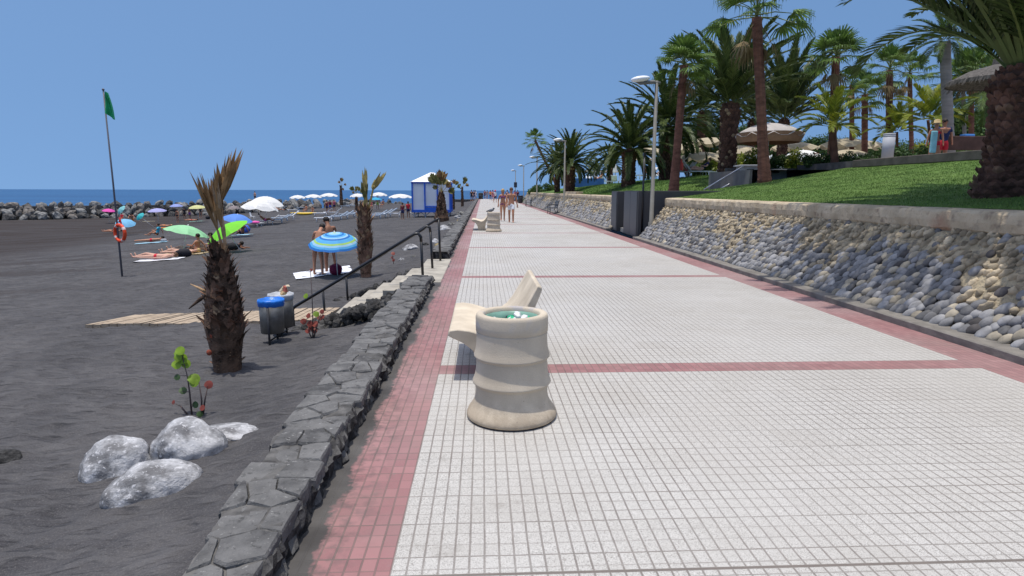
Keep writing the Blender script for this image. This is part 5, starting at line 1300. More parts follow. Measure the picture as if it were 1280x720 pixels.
lamps = [lamp(px, 240, 6.0 if i else 5.78, lp[i], i) for i, px in enumerate((815.5, 705.3, 671, 654.5, 644.3))]
L5 = lamps[-1]; b = MB(); b.box((0, -.1, 2.55), (.58, .08, .95)); b.obj('board', mat('dark_board', (.05, .05, .06), .5, .1, 3), L5, smooth=False, bevel=.02)
p = L5.location
r = empty('street_lamp', XY(689.5, 92), 'dark slim lamp post standing on the lawn between the two far date palms', 'street lamp', 'lamps along the promenade'); b = MB(); b.tube([(0, 0, 0), (0, 0, 6.6)], [.07, .05], 8); b.obj('post', dgrey, r); b = MB(); b.box((.2, 0, 6.65), (.6, .2, .1)); b.obj('lamp_head', dgrey, r, smooth=False, bevel=.02)
r = empty('drain_pipe', (5.66, 21.5, .14), 'thin black upright pipe against the nearest lamp post', 'pipe'); b = MB(); b.tube([(0, 0, 0), (0, 0, 2.75)], .035, 8); b.obj('pipe', black, r); b = MB(); b.box((0, 0, 2.78), (.09, .09, .1)); b.obj('cap', black, r, smooth=False)
def iron_bench(px, py, label):
    p = PZ(px, py, 0); r = empty('iron_bench', p, label, 'bench', 'dark iron benches against the cobbled wall')
    b = MB()
    for k in range(5): b.box((-.22+k*.105, 0, .44), (.085, 1.7, .025))
    b.obj('seat', dgrey, r, smooth=False)
    b = MB(); M = Matrix.Rotation(.2, 3, 'Y')
    for k in range(5): b.box(M @ Vector((0, 0, .06+k*.1))+Vector((.25, 0, .44)), (.025, 1.7, .075), M=M)
    b.obj('backrest', dgrey, r, smooth=False)
    for y in (-.75, .75):
        b = MB(); b.tube([(-.27, y, 0), (-.24, y, .3), (-.26, y, .44), (-.27, y, .62)], .024, 6); b.obj('leg', dgrey, r)
        b = MB(); b.tube([(.34, y, 0), (.24, y, .3), (.26, y, .46), (.38, y, .98)], .024, 6); b.obj('leg', dgrey, r)
        b = MB(); b.tube([(-.29, y, .64), (-.1, y, .68), (.3, y, .66)], .022, 6); b.obj('armrest', dgrey, r)
iron_bench(690.5, 267.5, 'nearer dark iron bench in front of the cobbled wall')
iron_bench(660.5, 258, 'farther dark iron bench in front of the cobbled wall')
p = PZ(650.5, 254, 0); r = empty('litter_drum', p, 'dark round litter bin beyond the farther iron bench', 'litter bin'); b = MB(); b.lathe([(.26, 0), (.32, .05), (.34, .9), (.30, .95)], 20); b.obj('drum', dgrey, r); b = MB(); b.lathe([(.36, .88), (.36, .98), (.3, 1.02), (.2, .98)], 20); b.obj('rim', black, r)
p = PZ(601, 248.9, 0); r = empty('litter_drum', p, 'dark round planter tub near the sea end of the low wall', 'planter'); b = MB(); b.lathe([(.4, 0), (.48, .9), (.44, .92)], 20); b.obj('drum', dgrey, r); b = MB(); b.ell((0, 0, 1.0), (.5, .5, .22), None, 0, 12, 6); b.obj('soil', mat('dark_foliage', (.02, .025, .02), .8, .4, 8, 1, 20), r)
r['label'] = 'dark round tub near the sea end of the low wall'; r['category'] = 'tub'

# ---- terrace furniture
cream = [('cream_canvas', (.50, .43, .30))]; TG = lambda x, y: 2.6
for i, (px, py, Y, R_, t) in enumerate([(848, 180, 48, 1.9, 'cream parasol with brown drop just right of the leaning fan palm'), (888, 172, 50, 2.0, 'cream parasol high between the leaning palm and the thick date palm'), (877, 190, 42, 1.8, 'cream parasol above the reclining sunbathers'), (925, 182, 44, 1.7, 'cream parasol seen left of the draped parasol'), (940, 190, 52, 1.6, 'low cream parasol behind the tallest fan palm'),
       (993, 177.5, 48, 1.8, 'cream parasol right behind the draped one'), (1058, 173, 40, 1.7, 'cream parasol between the thin fan palms'), (1082, 176, 44, 1.5, 'pale cream parasol left of the white litter drum'), (1060, 187, 36, 1.4, 'low cream parasol over the hedge beside the white litter drum'), (812, 184, 60, 2.2, 'dark-edged cream parasol behind the nearest lamp post'), (801, 195, 85, 1.7, 'small cream parasol between two stout date palms')]):
    umbrella(px, py, Y, R_, cream, (0, 0), t, .42, 'cream parasols on the terrace', TG, 8, scallop=.22, polem=wood)
umbrella(1004, 187.5, 38, 1.05, WH, (0, 0), 'small bright white parasol behind the hedge', .32, 'cream parasols on the terrace', TG, 8, scallop=.1)
# big draped parasol
r = umbrella(962.5, 154, 27.6, 1.5, [('grey_white_canvas', (.55, .51, .48)), ('brown_fringe', (.30, .17, .10))], (0, 0), 'large draped off-white parasol with brown underside beside the tallest fan palm', .5, 'cream parasols on the terrace', lambda x, y: 1.9, 10, rings=[0]*7, scallop=.1, polem=whitep)
cz = PY(962.5, 154, 27.6)-r.location; b = MB(); b.lathe([(1.44, -.40), (1.40, -.62), (1.30, -.82)], 30, close=False); b.lathe([(1.38, -.42), (.5, -.15), (.05, -.06)], 30, close=False); b.v = [tuple(Vector(v)+cz-Vector((0, 0, .05))) for v in b.v]; b.obj('lining', mat('brown_lining', (.36, .20, .11), .8, .15, 3), r, smooth=False)
# thatched sunshade
p = XY(1231, 19.5, TG); p.z = PY(1231, 192, 19.5).z; r = empty('thatched_sunshade', p, 'grey thatched sunshade on a brown pole, left of the huge palm', 'sunshade'); h = PY(1231, 80, 19.5).z-p.z; rt = 1.42
thm = mat('thatch_grey', (.075, .068, .06), .95, .35, 4, 1, 30, island=.3, stretch=(3, 3, 1), base2=(.11, .10, .09)); b = MB(); b.lathe([(rt, h-.62), (rt*.99, h-.50), (rt*.6, h-.2), (.22, h-.02), (.2, h+.16), (.05, h+.26), (0, h+.28)], 30, close=False); b.lathe([(rt*.97, h-.6), (.1, h-.15)], 30, close=False)
rs = random.Random(4)
for k in range(900):
    a = rs.uniform(0, 6.28); u = rs.random()**.6; R0 = rt*u; z = h-.02-(.48*u**1.2); o_ = Vector((math.cos(a), math.sin(a), 0)); t_ = Vector((-math.sin(a), math.cos(a), 0))*.012; L_ = .25
    A_ = o_*R0+Vector((0, 0, z+.02)); C_ = o_*(R0+L_*.8)+Vector((rs.uniform(-.04, .04), rs.uniform(-.04, .04), z-.14-.1*u)); b.add([A_-t_, A_+t_, C_+t_*.5, C_-t_*.5], [(0, 1, 2, 3)])
b.obj('thatch_roof', thm, r, smooth=False)
b = MB(); b.tube([(0, 0, 0), (0, 0, h)], .065, 8)
b.obj('pole', mat('brown_pole', (.10, .065, .045), .9, .3, 3), r)
p = XY(1105, 23.5, TG); p.z = PY(1105, 198, 23.5).z; r = empty('litter_drum', p, 'white cylindrical litter drum with two bands on the garden wall', 'litter bin'); hh = PY(1105, 167, 23.5).z-p.z; b = MB(); b.lathe([(.21, 0), (.215, hh*.85), (.19, hh*.86), (.215, hh*.88), (.215, hh*.92), (.19, hh*.93), (.215, hh*.95), (.21, hh), (.17, hh)], 24); b.obj('drum', mat('drum_white', (.48, .49, .52), .5, .06, 3), r)
b = MB(); b.box((0, 0, hh+.01), (.3, .3, .03)); b.obj('lid', dgrey, r, smooth=False, bevel=.01)
# low kerb wall along the top of the lawn
b = MB(); pts = [(XY(1246, 17.3).x, 17.0), (14.9, 23.4)]
o = MB(); o.box((14.62, 19.5, 2.72), (.34, 8.2, .28)); tag(o.obj('garden_kerb', mat('garden_kerb_stone', (.11, .095, .08), .9, .25, 3, .4, 20), smooth=False, bevel=.02), 'low grey-brown stone kerb along the top of the lawn beneath the sun-hat person', 'wall')
p = XY(1201, 24, TG); b = MB(); b.box((0, 0, 0), (.42, .3, .2)); tag(b.obj('cool_box', mat('case_blue', (.06, .22, .55), .5, .1, 3), smooth=False, bevel=.03, loc=(p.x, 24, PY(1201, 171, 24).z)), 'blue case resting near the grey ringed trunk', 'box')
b = MB(); b.box((0, 0, .2), (2.4, .12, .5)); o = b.obj('timber_rail', mat('brown_timber', (.09, .05, .04), .8, .3, 3, .3, 20), smooth=False, bevel=.02, loc=(XY(1215, 22).x, 22, PY(1215, 186, 22).z)); tag(o, 'dark brown timber barrier right of the grey ringed trunk', 'barrier')
# handrails and steps up to the terrace
r = empty('garden_steps', (10.6, 26.2, 1.55), 'grey steps with steel handrails climbing to the terrace beside the tallest fan palm', 'steps')
b = MB()
for k in range(6): b.box((.15+k*.32, 0, .08+k*.085), (.32, 2.6, .17+k*.17))
b.obj('step', mat('step_concrete', (.2, .2, .2)), r, smooth=False)
for Y, A_, C_, t in ((25.2, (880, 237), (930, 207), 0), (25.9, (897, 238), (928, 221), 1)):
    o = Vector((10.6, 26.2, 1.55)); b = MB(); b.tube([PY(*A_, Y)-o, PY(*C_, Y)-o], .028, 8); b.obj('handrail', steel, r)
r = empty('service_box', (XY(932, 27).x, 26.6, 2.0), 'pale stone-clad service box beside the steel handrails', 'box'); b = MB(); b.box((.0, 0, .3), (1.0, .8, .85)); b.obj('body', mat('pale_stone_block', (.30, .29, .27), .85, .2, 4, .5, 14), r, smooth=False, bevel=.02); b = MB(); b.box((0, 0, .75), (1.2, .95, .07)); b.obj('lid', mat('pale_slab', (.42, .41, .39), .8, .1, 3), r, smooth=False, bevel=.015); b = MB(); b.box((-.2, -.415, .25), (.3, .03, .7)); b.obj('door', black, r, smooth=False)
# white terrace chairs and tables
tc = lounger_proto(mat('white_resin', (.70, .72, .75), .5, .05, 3), .9); tc['category'] = 'sun lounger'; f2 = {}
for i, (px, Y, rz, t) in enumerate([(930, 32, 40, 'white resin lounger right of the thick date palm'), (943, 33, 30, 'white resin lounger behind the tallest fan palm'), (982, 33, 20, 'white resin lounger left of the hedge'), (996, 34, 160, 'white resin lounger behind the hedge, left end'), (1022, 33, 20, 'white resin lounger behind the hibiscus hedge'), (1046, 33, 10, 'white resin lounger behind the hedge, right end'),
       (868, 40, 175, 'white lounger carrying the left reclining sunbather'), (852, 41, 5, 'white lounger carrying the red-skinned sunbather'), (893, 41, 20, 'white lounger against the thick date palm'), (808, 50, 10, 'white lounger behind the nearest lamp post'), (816, 52, 10, 'white lounger right of the nearest lamp post')]):
    place(tc, XY(px, Y, TG), R(rz), t, 'white loungers on the terrace', 1.05, f2)
b = MB(); b.box((0, 0, .45), (9, .25, .9)); tag(b.obj('pool_wall', mat('white_wall', (.62, .63, .64), .7, .08, 2), smooth=False, loc=(XY(1040, 37).x, 37, 2.58)), 'low whitewashed wall gleaming behind the hedge', 'wall')
# far pergola, blue pool cover
p = XY(744, 95, lambda x, y: 2.4); r = empty('pergola', p, 'long white pergola on slim posts at the far end of the garden', 'pergola'); b = MB(); b.box((0, 0, 2.15), (7.0, 3, .14)); 
for k in range(12): b.box((-3.3+k*.6, 0, 2.26), (.08, 3.4, .1))
b.obj('roof', mat('pergola_cream', (.55, .50, .42), .7, .1, 2), r, smooth=False)
for k in range(8):
    for y in (-1.4, 1.4): b = MB(); b.box((-3.4+k*.97, y, 1.05), (.09, .09, 2.1)); b.obj('post', mat('pergola_white', (.62, .64, .68), .6, .1, 2), r, smooth=False)
p = XY(735, 66); b = MB(); b.box((0, 0, .0), (3.4, .2, .95)); o = b.obj('blue_screen', mat('pool_blue', (.05, .14, .42), .5, .15, 2), smooth=False, loc=(p.x, 66, PY(735, 228.5, 66).z)); tag(o, 'blue mesh screen by the pool at the far edge of the lawn', 'screen')
umbrella(769, 204, 80, .3, WH, (0, 0), 'closed white parasol beside the far pergola', 1.1, 'cream parasols on the terrace', TG, 8)
for i, (px, Y) in enumerate([(727, 75), (733, 76), (738, 75), (752, 74), (758, 76), (768, 72), (776, 72)]): place(tc, XY(px, Y, lambda x, y: 2.5), R(i*50), 'white lounger by the distant pool, %s from the left' % ORD[i], 'white loungers by the distant pool', 1, f2)
# ================================================================== PEOPLE
DG = bpy.context.evaluated_depsgraph_get()
skin_a = mat('skin_tan', (.42, .20, .12), .6, .08, 4, spec=.35); skin_b = mat('skin_fair', (.58, .34, .25), .6, .08, 4, spec=.35); skin_c = mat('skin_dark_tan', (.26, .12, .07), .6, .08, 4, spec=.35)
SK = {'a': skin_a, 'b': skin_b, 'c': skin_c}
def cloth(name, c): return mat('cloth_'+name, c, .85, .12, 6, .2, 40)
HAIR = {'dark': mat('hair_dark', (.02, .014, .010), .6, .3, 12, .6, 60), 'blond': mat('hair_blond', (.42, .28, .12), .6, .3, 12, .6, 60), 'brown': mat('hair_brown', (.10, .05, .025), .6, .3, 12, .6, 60), 'grey': mat('hair_grey', (.4, .38, .35), .6, .2, 12, .6, 60)}
def skinmesh(verts, edges, radii, name, root=0, sub=2):
    me = bpy.data.meshes.new(name); me.from_pydata([tuple(v) for v in verts], edges, []); o = bpy.data.objects.new(name, me); COL.objects.link(o)
    o.modifiers.new('s', 'SKIN'); 
    layer = me.skin_vertices[0] if me.skin_vertices else None
    for i, r in enumerate(radii): layer.data[i].radius = r if isinstance(r, tuple) else (r, r); layer.data[i].use_root = (i == root)
    s = o.modifiers.new('u', 'SUBSURF'); s.levels = sub; s.render_levels = sub
    dg = bpy.context.evaluated_depsgraph_get(); ev = o.evaluated_get(dg); out = bpy.data.meshes.new_from_object(ev); out.name = name
    bpy.data.objects.remove(o); bpy.data.meshes.remove(me)
    for p in out.polygons: p.use_smooth = True
    return out
def V(*a): return Vector(a)
def skeleton(P, fem=False):
    """P: pelvis z, torso dir, head dir, arms/legs directions for L and R"""
    k = .93 if fem else 1.0; J = {}
    J['pel'] = V(0, 0, 0); T = V(*P.get('torso', (0, 0, 1))).normalized(); f = V(*P.get('front', (0, 1, 0))); f = (f-T*f.dot(T)).normalized(); S_ = f.cross(T).normalized()   # S_: the person's right
    J['waist'] = T*.17*k; J['chest'] = T*.36*k+f*.01; J['neck'] = T*.52*k; H = V(*P.get('head', tuple(T))).normalized(); J['chin'] = J['neck']+H*.08*k; J['head'] = J['chin']+H*.10*k+f*.012; J['crown'] = J['head']+H*.085*k
    for s, n in ((1, 'R'), (-1, 'L')):
        J['sh'+n] = T*.475*k+S_*s*(.165 if fem else .19)*k; a = P['arm'+n]; J['el'+n] = J['sh'+n]+V(*a[0]).normalized()*.285*k; J['wr'+n] = J['el'+n]+V(*a[1]).normalized()*.255*k
        J['hip'+n] = -T*.06+S_*s*.088*k; l = P['leg'+n]; J['kn'+n] = J['hip'+n]+V(*l[0]).normalized()*.43*k; J['an'+n] = J['kn'+n]+V(*l[1]).normalized()*.42*k; J['he'+n] = J['an'+n]; J['toe'+n] = J['an'+n]+V(*l[2]).normalized()*.17*k
    return J, T, f, S_, H, k
def person(P, loc, rz, label, skin='a', hair='dark', garments=(), fem=False, fingers=False, group=None, scale=1, longhair=False, hat=None):
    J, T, f, S_, H, k = skeleton(P, fem); zp = P['z']
    names = ['pel', 'waist', 'chest', 'neck', 'chin', 'head', 'crown']; verts = [J[n] for n in names]; edges = [(i, i+1) for i in range(6)]
    rad = [(.15, .11), ((.115 if fem else .135), .095), ((.135 if fem else .165), .105), .058, .062, .088, .055]
    idx = {n: i for i, n in enumerate(names)}
    def addc(par, chain, rr):
        p = idx[par]
        for n, r in zip(chain, rr): verts.append(J[n]); rad.append(r); idx[n] = len(verts)-1; edges.append((p, idx[n])); p = idx[n]
    t = .88 if fem else 1
    for n in 'RL':
        addc('chest', ['sh'+n, 'el'+n, 'wr'+n], [.062*t, .042*t, .028*t])
        addc('pel', ['hip'+n, 'kn'+n, 'an'+n, 'toe'+n], [.098, .062*t, .042*t, .033])
        d = (J['wr'+n]-J['el'+n]).normalized(); side = d.cross(f if abs(d.dot(f)) < .9 else T).normalized(); nn = d.cross(side)
        J['pa'+n] = J['wr'+n]+d*.07; addc('wr'+n, ['pa'+n], [(.036, .02)])
        if fingers:
            for q_, ln in enumerate((.075, .085, .08, .06)):
                o_ = (q_-1.5)*.021; a = J['pa'+n]+side*o_+d*.02; J['f%d' % q_+n] = a; J['g%d' % q_+n] = a+d*ln*.5+nn*.01; J['h%d' % q_+n] = a+d*ln*.9+nn*.03
                addc('pa'+n, ['f%d' % q_+n, 'g%d' % q_+n, 'h%d' % q_+n], [.010, .009, .007])
            J['t0'+n] = J['wr'+n]+d*.035-side*.038; J['t1'+n] = J['t0'+n]+d*.035-side*.018; addc('wr'+n, ['t0'+n, 't1'+n], [.011, .009])
    off = V(0, 0, zp); body = skinmesh([v+off for v in verts], edges, rad, 'body', 0)
    # face: nose, ears, mouth and eyes added to the same mesh
    bm = bmesh.new(); bm.from_mesh(body); nv = len(bm.faces)
    hc = J['head']+off; ff = (f-H*f.dot(H)).normalized(); ss = ff.cross(H).normalized(); M = Matrix((ss, ff, H)).transposed()
    def lump(c, d, mi):
        r_ = bmesh.ops.create_icosphere(bm, subdivisions=1, radius=1)
        for v in r_['verts']: v.co = M @ V(v.co.x*d[0], v.co.y*d[1], v.co.z*d[2])+hc+M @ V(*c)
        for fc in {x for v in r_['verts'] for x in v.link_faces}: fc.material_index = mi; fc.smooth = True
    lump((0, .095, -.012), (.013, .02, .022), 0)
    for s in (-1, 1): lump((s*.085, 0, 0), (.012, .022, .032), 0); lump((s*.032, .08, .012), (.013, .008, .007), 1)
    lump((0, .08, -.05), (.024, .010, .007), 2)
    bm.to_mesh(body); bm.free()
    for m in (SK[skin], mat('eye_dark', (.02, .015, .012), .3, .1, 5), mat('lips', (.35, .10, .08), .5, .1, 5)): body.materials.append(m)
    r = empty('person', loc, label, 'person', group, rz); r.scale = (scale,)*3
    link('body', body, r)
    if hair:
        b = MB(); b.ell((0, 0, 0), (.094, .102, .10), M, 0, 16, 10); b.v = [tuple(Vector(v)*(1+.05*noise.noise(Vector(v)*30))+hc+M @ V(0, -.02, .030)) for v in b.v]
        if longhair: b.ell(hc+M @ V(0, -.075, -.07), (.08, .045, .13), M, 0, 12, 8)
        b.obj('hair', HAIR[hair], r)
    if hat:
        b = MB(); b.lathe([(.16, .02), (.165, .03), (.10, .045), (.095, .13), (.06, .155), (0, .16)], 20); b.v = [tuple(M @ Vector(v)+hc) for v in b.v]; b.obj('hat', cloth(*hat), r)
    for g_ in garments:
        kind, cn, cc = g_; m = cloth(cn, cc); vs = []; es = []; rr = []
        def pt(v, r0): vs.append(v+off); rr.append(r0); return len(vs)-1
        if kind in ('shorts', 'briefs', 'skirt'):
            e = .62 if kind == 'shorts' else .14 if kind == 'briefs' else .5; a = pt(J['waist']*.62, (.142, .108)); b_ = pt(J['pel'], (.165, .125)); es.append((a, b_))
            for n in 'RL':
                h_ = pt(J['hip'+n], .108); es.append((b_, h_)); q_ = pt(J['hip'+n].lerp(J['kn'+n], e), .092 if kind != 'briefs' else .098); es.append((h_, q_))
            link(kind, skinmesh(vs, es, rr, kind, 1), r).data.materials.append(m)
        elif kind == 'shirt':
            a = pt(J['pel']+T*.02, (.16, .125)); b_ = pt(J['waist'], (.15, .115)); c_ = pt(J['chest'], (.178, .12)); d_ = pt(J['neck']-T*.02, .075); es += [(a, b_), (b_, c_), (c_, d_)]
            for n in 'RL': h_ = pt(J['sh'+n], .075); q_ = pt(J['sh'+n].lerp(J['el'+n], .55), .062); es += [(c_, h_), (h_, q_)]
            link('shirt', skinmesh(vs, es, rr, 'shirt', 1), r).data.materials.append(m)
        elif kind == 'bikini_top':
            b = MB(); R1 = .118*k
            for s in (-1, 1): b.ell(J['chest']+off+S_*s*.062+f*.085+T*.02, (.06, .045, .05), Matrix((S_, f, T)).transposed(), 0, 10, 8)
            ring = [J['chest']+off+(S_*math.cos(a)*.165+f*math.sin(a)*.118) for a in [i*math.pi/8 for i in range(17)]]; b.tube(ring, .014, 6, cap=False); b.obj('bikini_top', m, r)
    return r
DN = (0, 0, -1)
stand = dict(z=.93, armR=((.25, .05, -1), (.12, .12, -1)), armL=((-.25, .05, -1), (-.12, .12, -1)), legR=((.06, .02, -1), (.02, -.02, -1), (.1, 1, -.25)), legL=((-.06, .0, -1), (-.02, -.02, -1), (-.1, 1, -.25)))
walk = dict(z=.925, armR=((.22, .28, -1), (.08, .42, -1)), armL=((-.25, -.25, -1), (-.15, .05, -1)), legR=((.03, -.30, -1), (.0, -.35, -1), (.05, 1, -.6)), legL=((-.02, .30, -1), (0, -.02, -1), (-.05, 1, -.12)))
walk2 = dict(walk, armR=((.3, -.2, -1), (.05, .3, -1)), armL=((-.22, .2, -1), (-.05, .35, -1)), legR=((.03, .28, -1), (.0, .0, -1), (.1, 1, -.12)), legL=((-.02, -.26, -1), (0, -.38, -1), (-.05, 1, -.6)))
bend = dict(z=.91, torso=(.05, .38, 1), head=(.05, .85, .6), armR=((.35, .5, -.8), (-.1, .9, -.2)), armL=((-.5, .35, -.9), (.15, .8, -.5)), legR=((.1, .0, -1), (.02, -.04, -1), (.1, 1, -.25)), legL=((-.12, .05, -1), (-.02, -.08, -1), (-.1, 1, -.25)))
sit = dict(z=.13, torso=(0, -.28, 1), head=(0, .1, 1), armR=((.35, -.6, -.9), (.1, -.25, -1)), armL=((-.3, .5, -.7), (.1, .9, .1)), legR=((.15, .85, .62), (.05, .7, -.9), (.1, 1, -.2)), legL=((-.15, .95, .35), (-.02, .85, -.55), (-.1, 1, .3)))
sitflat = dict(z=.13, torso=(0, -.45, 1), head=(0, .05, 1), armR=((.3, -.8, -.9), (.1, -.3, -1)), armL=((-.3, -.7, -.9), (-.1, -.3, -1)), legR=((.12, 1, .22), (.05, 1, -.22), (.1, .3, 1)), legL=((-.12, 1, .0), (-.02, 1, -.02), (-.1, .3, 1)))
lie = dict(z=.13, torso=(0, -1, .04), front=(0, 0, 1), head=(0, -1, .2), armR=((.9, .2, -.15), (.2, 1, 0)), armL=((-.9, .5, -.15), (.1, 1, 0)), legR=((.08, 1, .25), (.03, 1, -.28), (.1, .35, 1)), legL=((-.08, 1, 0), (-.03, 1, -.02), (-.1, .35, 1)))
prone = dict(z=.13, torso=(0, -1, .12), front=(0, -.1, -1), head=(0, -.9, .5), armR=((.5, -.9, -.35), (-.4, -.8, -.1)), armL=((-.5, -.9, -.35), (.4, -.8, -.1)), legR=((.08, 1, -.02), (.03, 1, -.03), (.1, 1, -.2)), legL=((-.08, 1, 0), (-.03, 1, -.02), (-.1, 1, -.2)))
reclin = dict(z=.52, torso=(0, -.8, .75), front=(0, .6, .7), head=(0, -.4, 1), armR=((.3, .3, -.5), (-.3, .8, .2)), armL=((-.3, .3, -.5), (.3, .8, .2)), legR=((.1, 1, .45), (.05, .8, -.65), (.1, 1, .6)), legL=((-.1, 1, .05), (-.02, 1, -.05), (-.1, .4, 1)))
chair = dict(z=.5, torso=(0, -.1, 1), head=(0, .1, 1), armR=((.2, .3, -.9), (-.1, 1, -.1)), armL=((-.2, .3, -.9), (.1, 1, -.1)), legR=((.15, 1, 0), (.02, .1, -1), (.1, 1, 0)), legL=((-.15, 1, 0), (-.02, .1, -1), (-.1, 1, 0)))
def briefs(n, c): return ('briefs', n, c)
pw = PZ(628.5, 276.5, 0); pm = PZ(639, 278, 0)
gW = 'people walking on the promenade'
person(walk2, pw, R(182), 'person in a purple patterned bikini with sunlit hair, left one of the walking couple', 'a', 'blond', (('briefs', 'plum', (.16, .04, .14)), ('bikini_top', 'plum', (.16, .04, .14))), True, True, gW, 1.03, True)
person(walk, pm, R(176), 'bare-chested person in white shorts, right one of the walking couple', 'a', 'brown', (('shorts', 'white', (.75, .76, .80)),), False, True, gW, 1.04)
# couple at the striped parasol
p1 = G(399, 344.5); p2 = G(414, 340)
person(bend, p1, R(-8), 'bare-backed person bending forward with back to the camera at the striped parasol', 'a', 'dark', (('briefs', 'black', (.02, .02, .025)),), True, True, 'couple under the striped parasol', 1.0, False)
person(dict(bend, torso=(0, .2, 1), head=(0, .6, .8)), p2, R(35), 'dark-haired person in red shorts standing behind the striped parasol', 'c', 'dark', (('shorts', 'red', (.60, .03, .05)),), False, True, 'couple under the striped parasol', 1.04)
b = MB(); P_ = [G(366, 342.5), G(370, 350.5), G(441, 341), G(437, 333)]; o = P_[0].copy(); nn = 16
for j in range(nn+1):
    for i in range(nn+1):
        v = P_[0].lerp(P_[1], j/nn).lerp(P_[3].lerp(P_[2], j/nn), i/nn); b.v.append((v.x-o.x, v.y-o.y, beach(v.x, v.y)-o.z+.035+.02*noise.noise(Vector((v.x*4, v.y*4, 0)))))
b.n = len(b.v)
for j in range(nn):
    for i in range(nn): b.f.append((j*(nn+1)+i, (j+1)*(nn+1)+i, (j+1)*(nn+1)+i+1, j*(nn+1)+i+1)); b.m.append(0)
tw = b.obj('towel', mat('cloth_white_towel', (.72, .74, .80), .9, .08, 3, .5, 60), loc=o); tag(tw, 'large white towel on the sand under the couple with the striped parasol', 'towel')
p = G(420, 344); b = MB(); b.ell((0, 0, .17), (.2, .15, .19), None, 0, 14, 9); b.v = [tuple(Vector(v)*(1+.12*noise.noise(Vector(v)*9))) for v in b.v]; tag(b.obj('beach_bag', cloth('maroon', (.16, .01, .04)), loc=p), 'round maroon bag at the feet of the person in red shorts', 'bag')
gB = 'sunbathers on the beach'
NV = ('navy', (.02, .03, .10)); RD = ('red', (.6, .03, .05)); BK = ('black', (.02, .02, .025)); OR = ('orange', (.7, .25, .05)); PK = ('pink', (.65, .10, .35)); TQ = ('turquoise', (.05, .4, .55)); WT = ('white', (.75, .76, .8)); GN = ('lime', (.35, .5, .08)); BL_ = ('blue', (.05, .12, .5))
def towel(px, py, rz, c, label, w_=.8, l_=1.8):
    p = G(px, py); b = MB(); n_ = 8
    for j in range(n_+1):
        for i in range(n_+1): x, y = (i/n_-.5)*w_, (j/n_-.5)*l_; a = R(rz); X, Y = x*math.cos(a)-y*math.sin(a), x*math.sin(a)+y*math.cos(a); b.v.append((X, Y, beach(p.x+X, p.y+Y)-p.z+.04+.02*noise.noise(Vector((X*3, Y*3, px)))))
    b.n = len(b.v)
    for j in range(n_):
        for i in range(n_): b.f.append((j*(n_+1)+i, j*(n_+1)+i+1, (j+1)*(n_+1)+i+1, (j+1)*(n_+1)+i)); b.m.append(0)
    return tag(b.obj('towel', cloth(*c), loc=p), label, 'towel', 'towels on the beach')
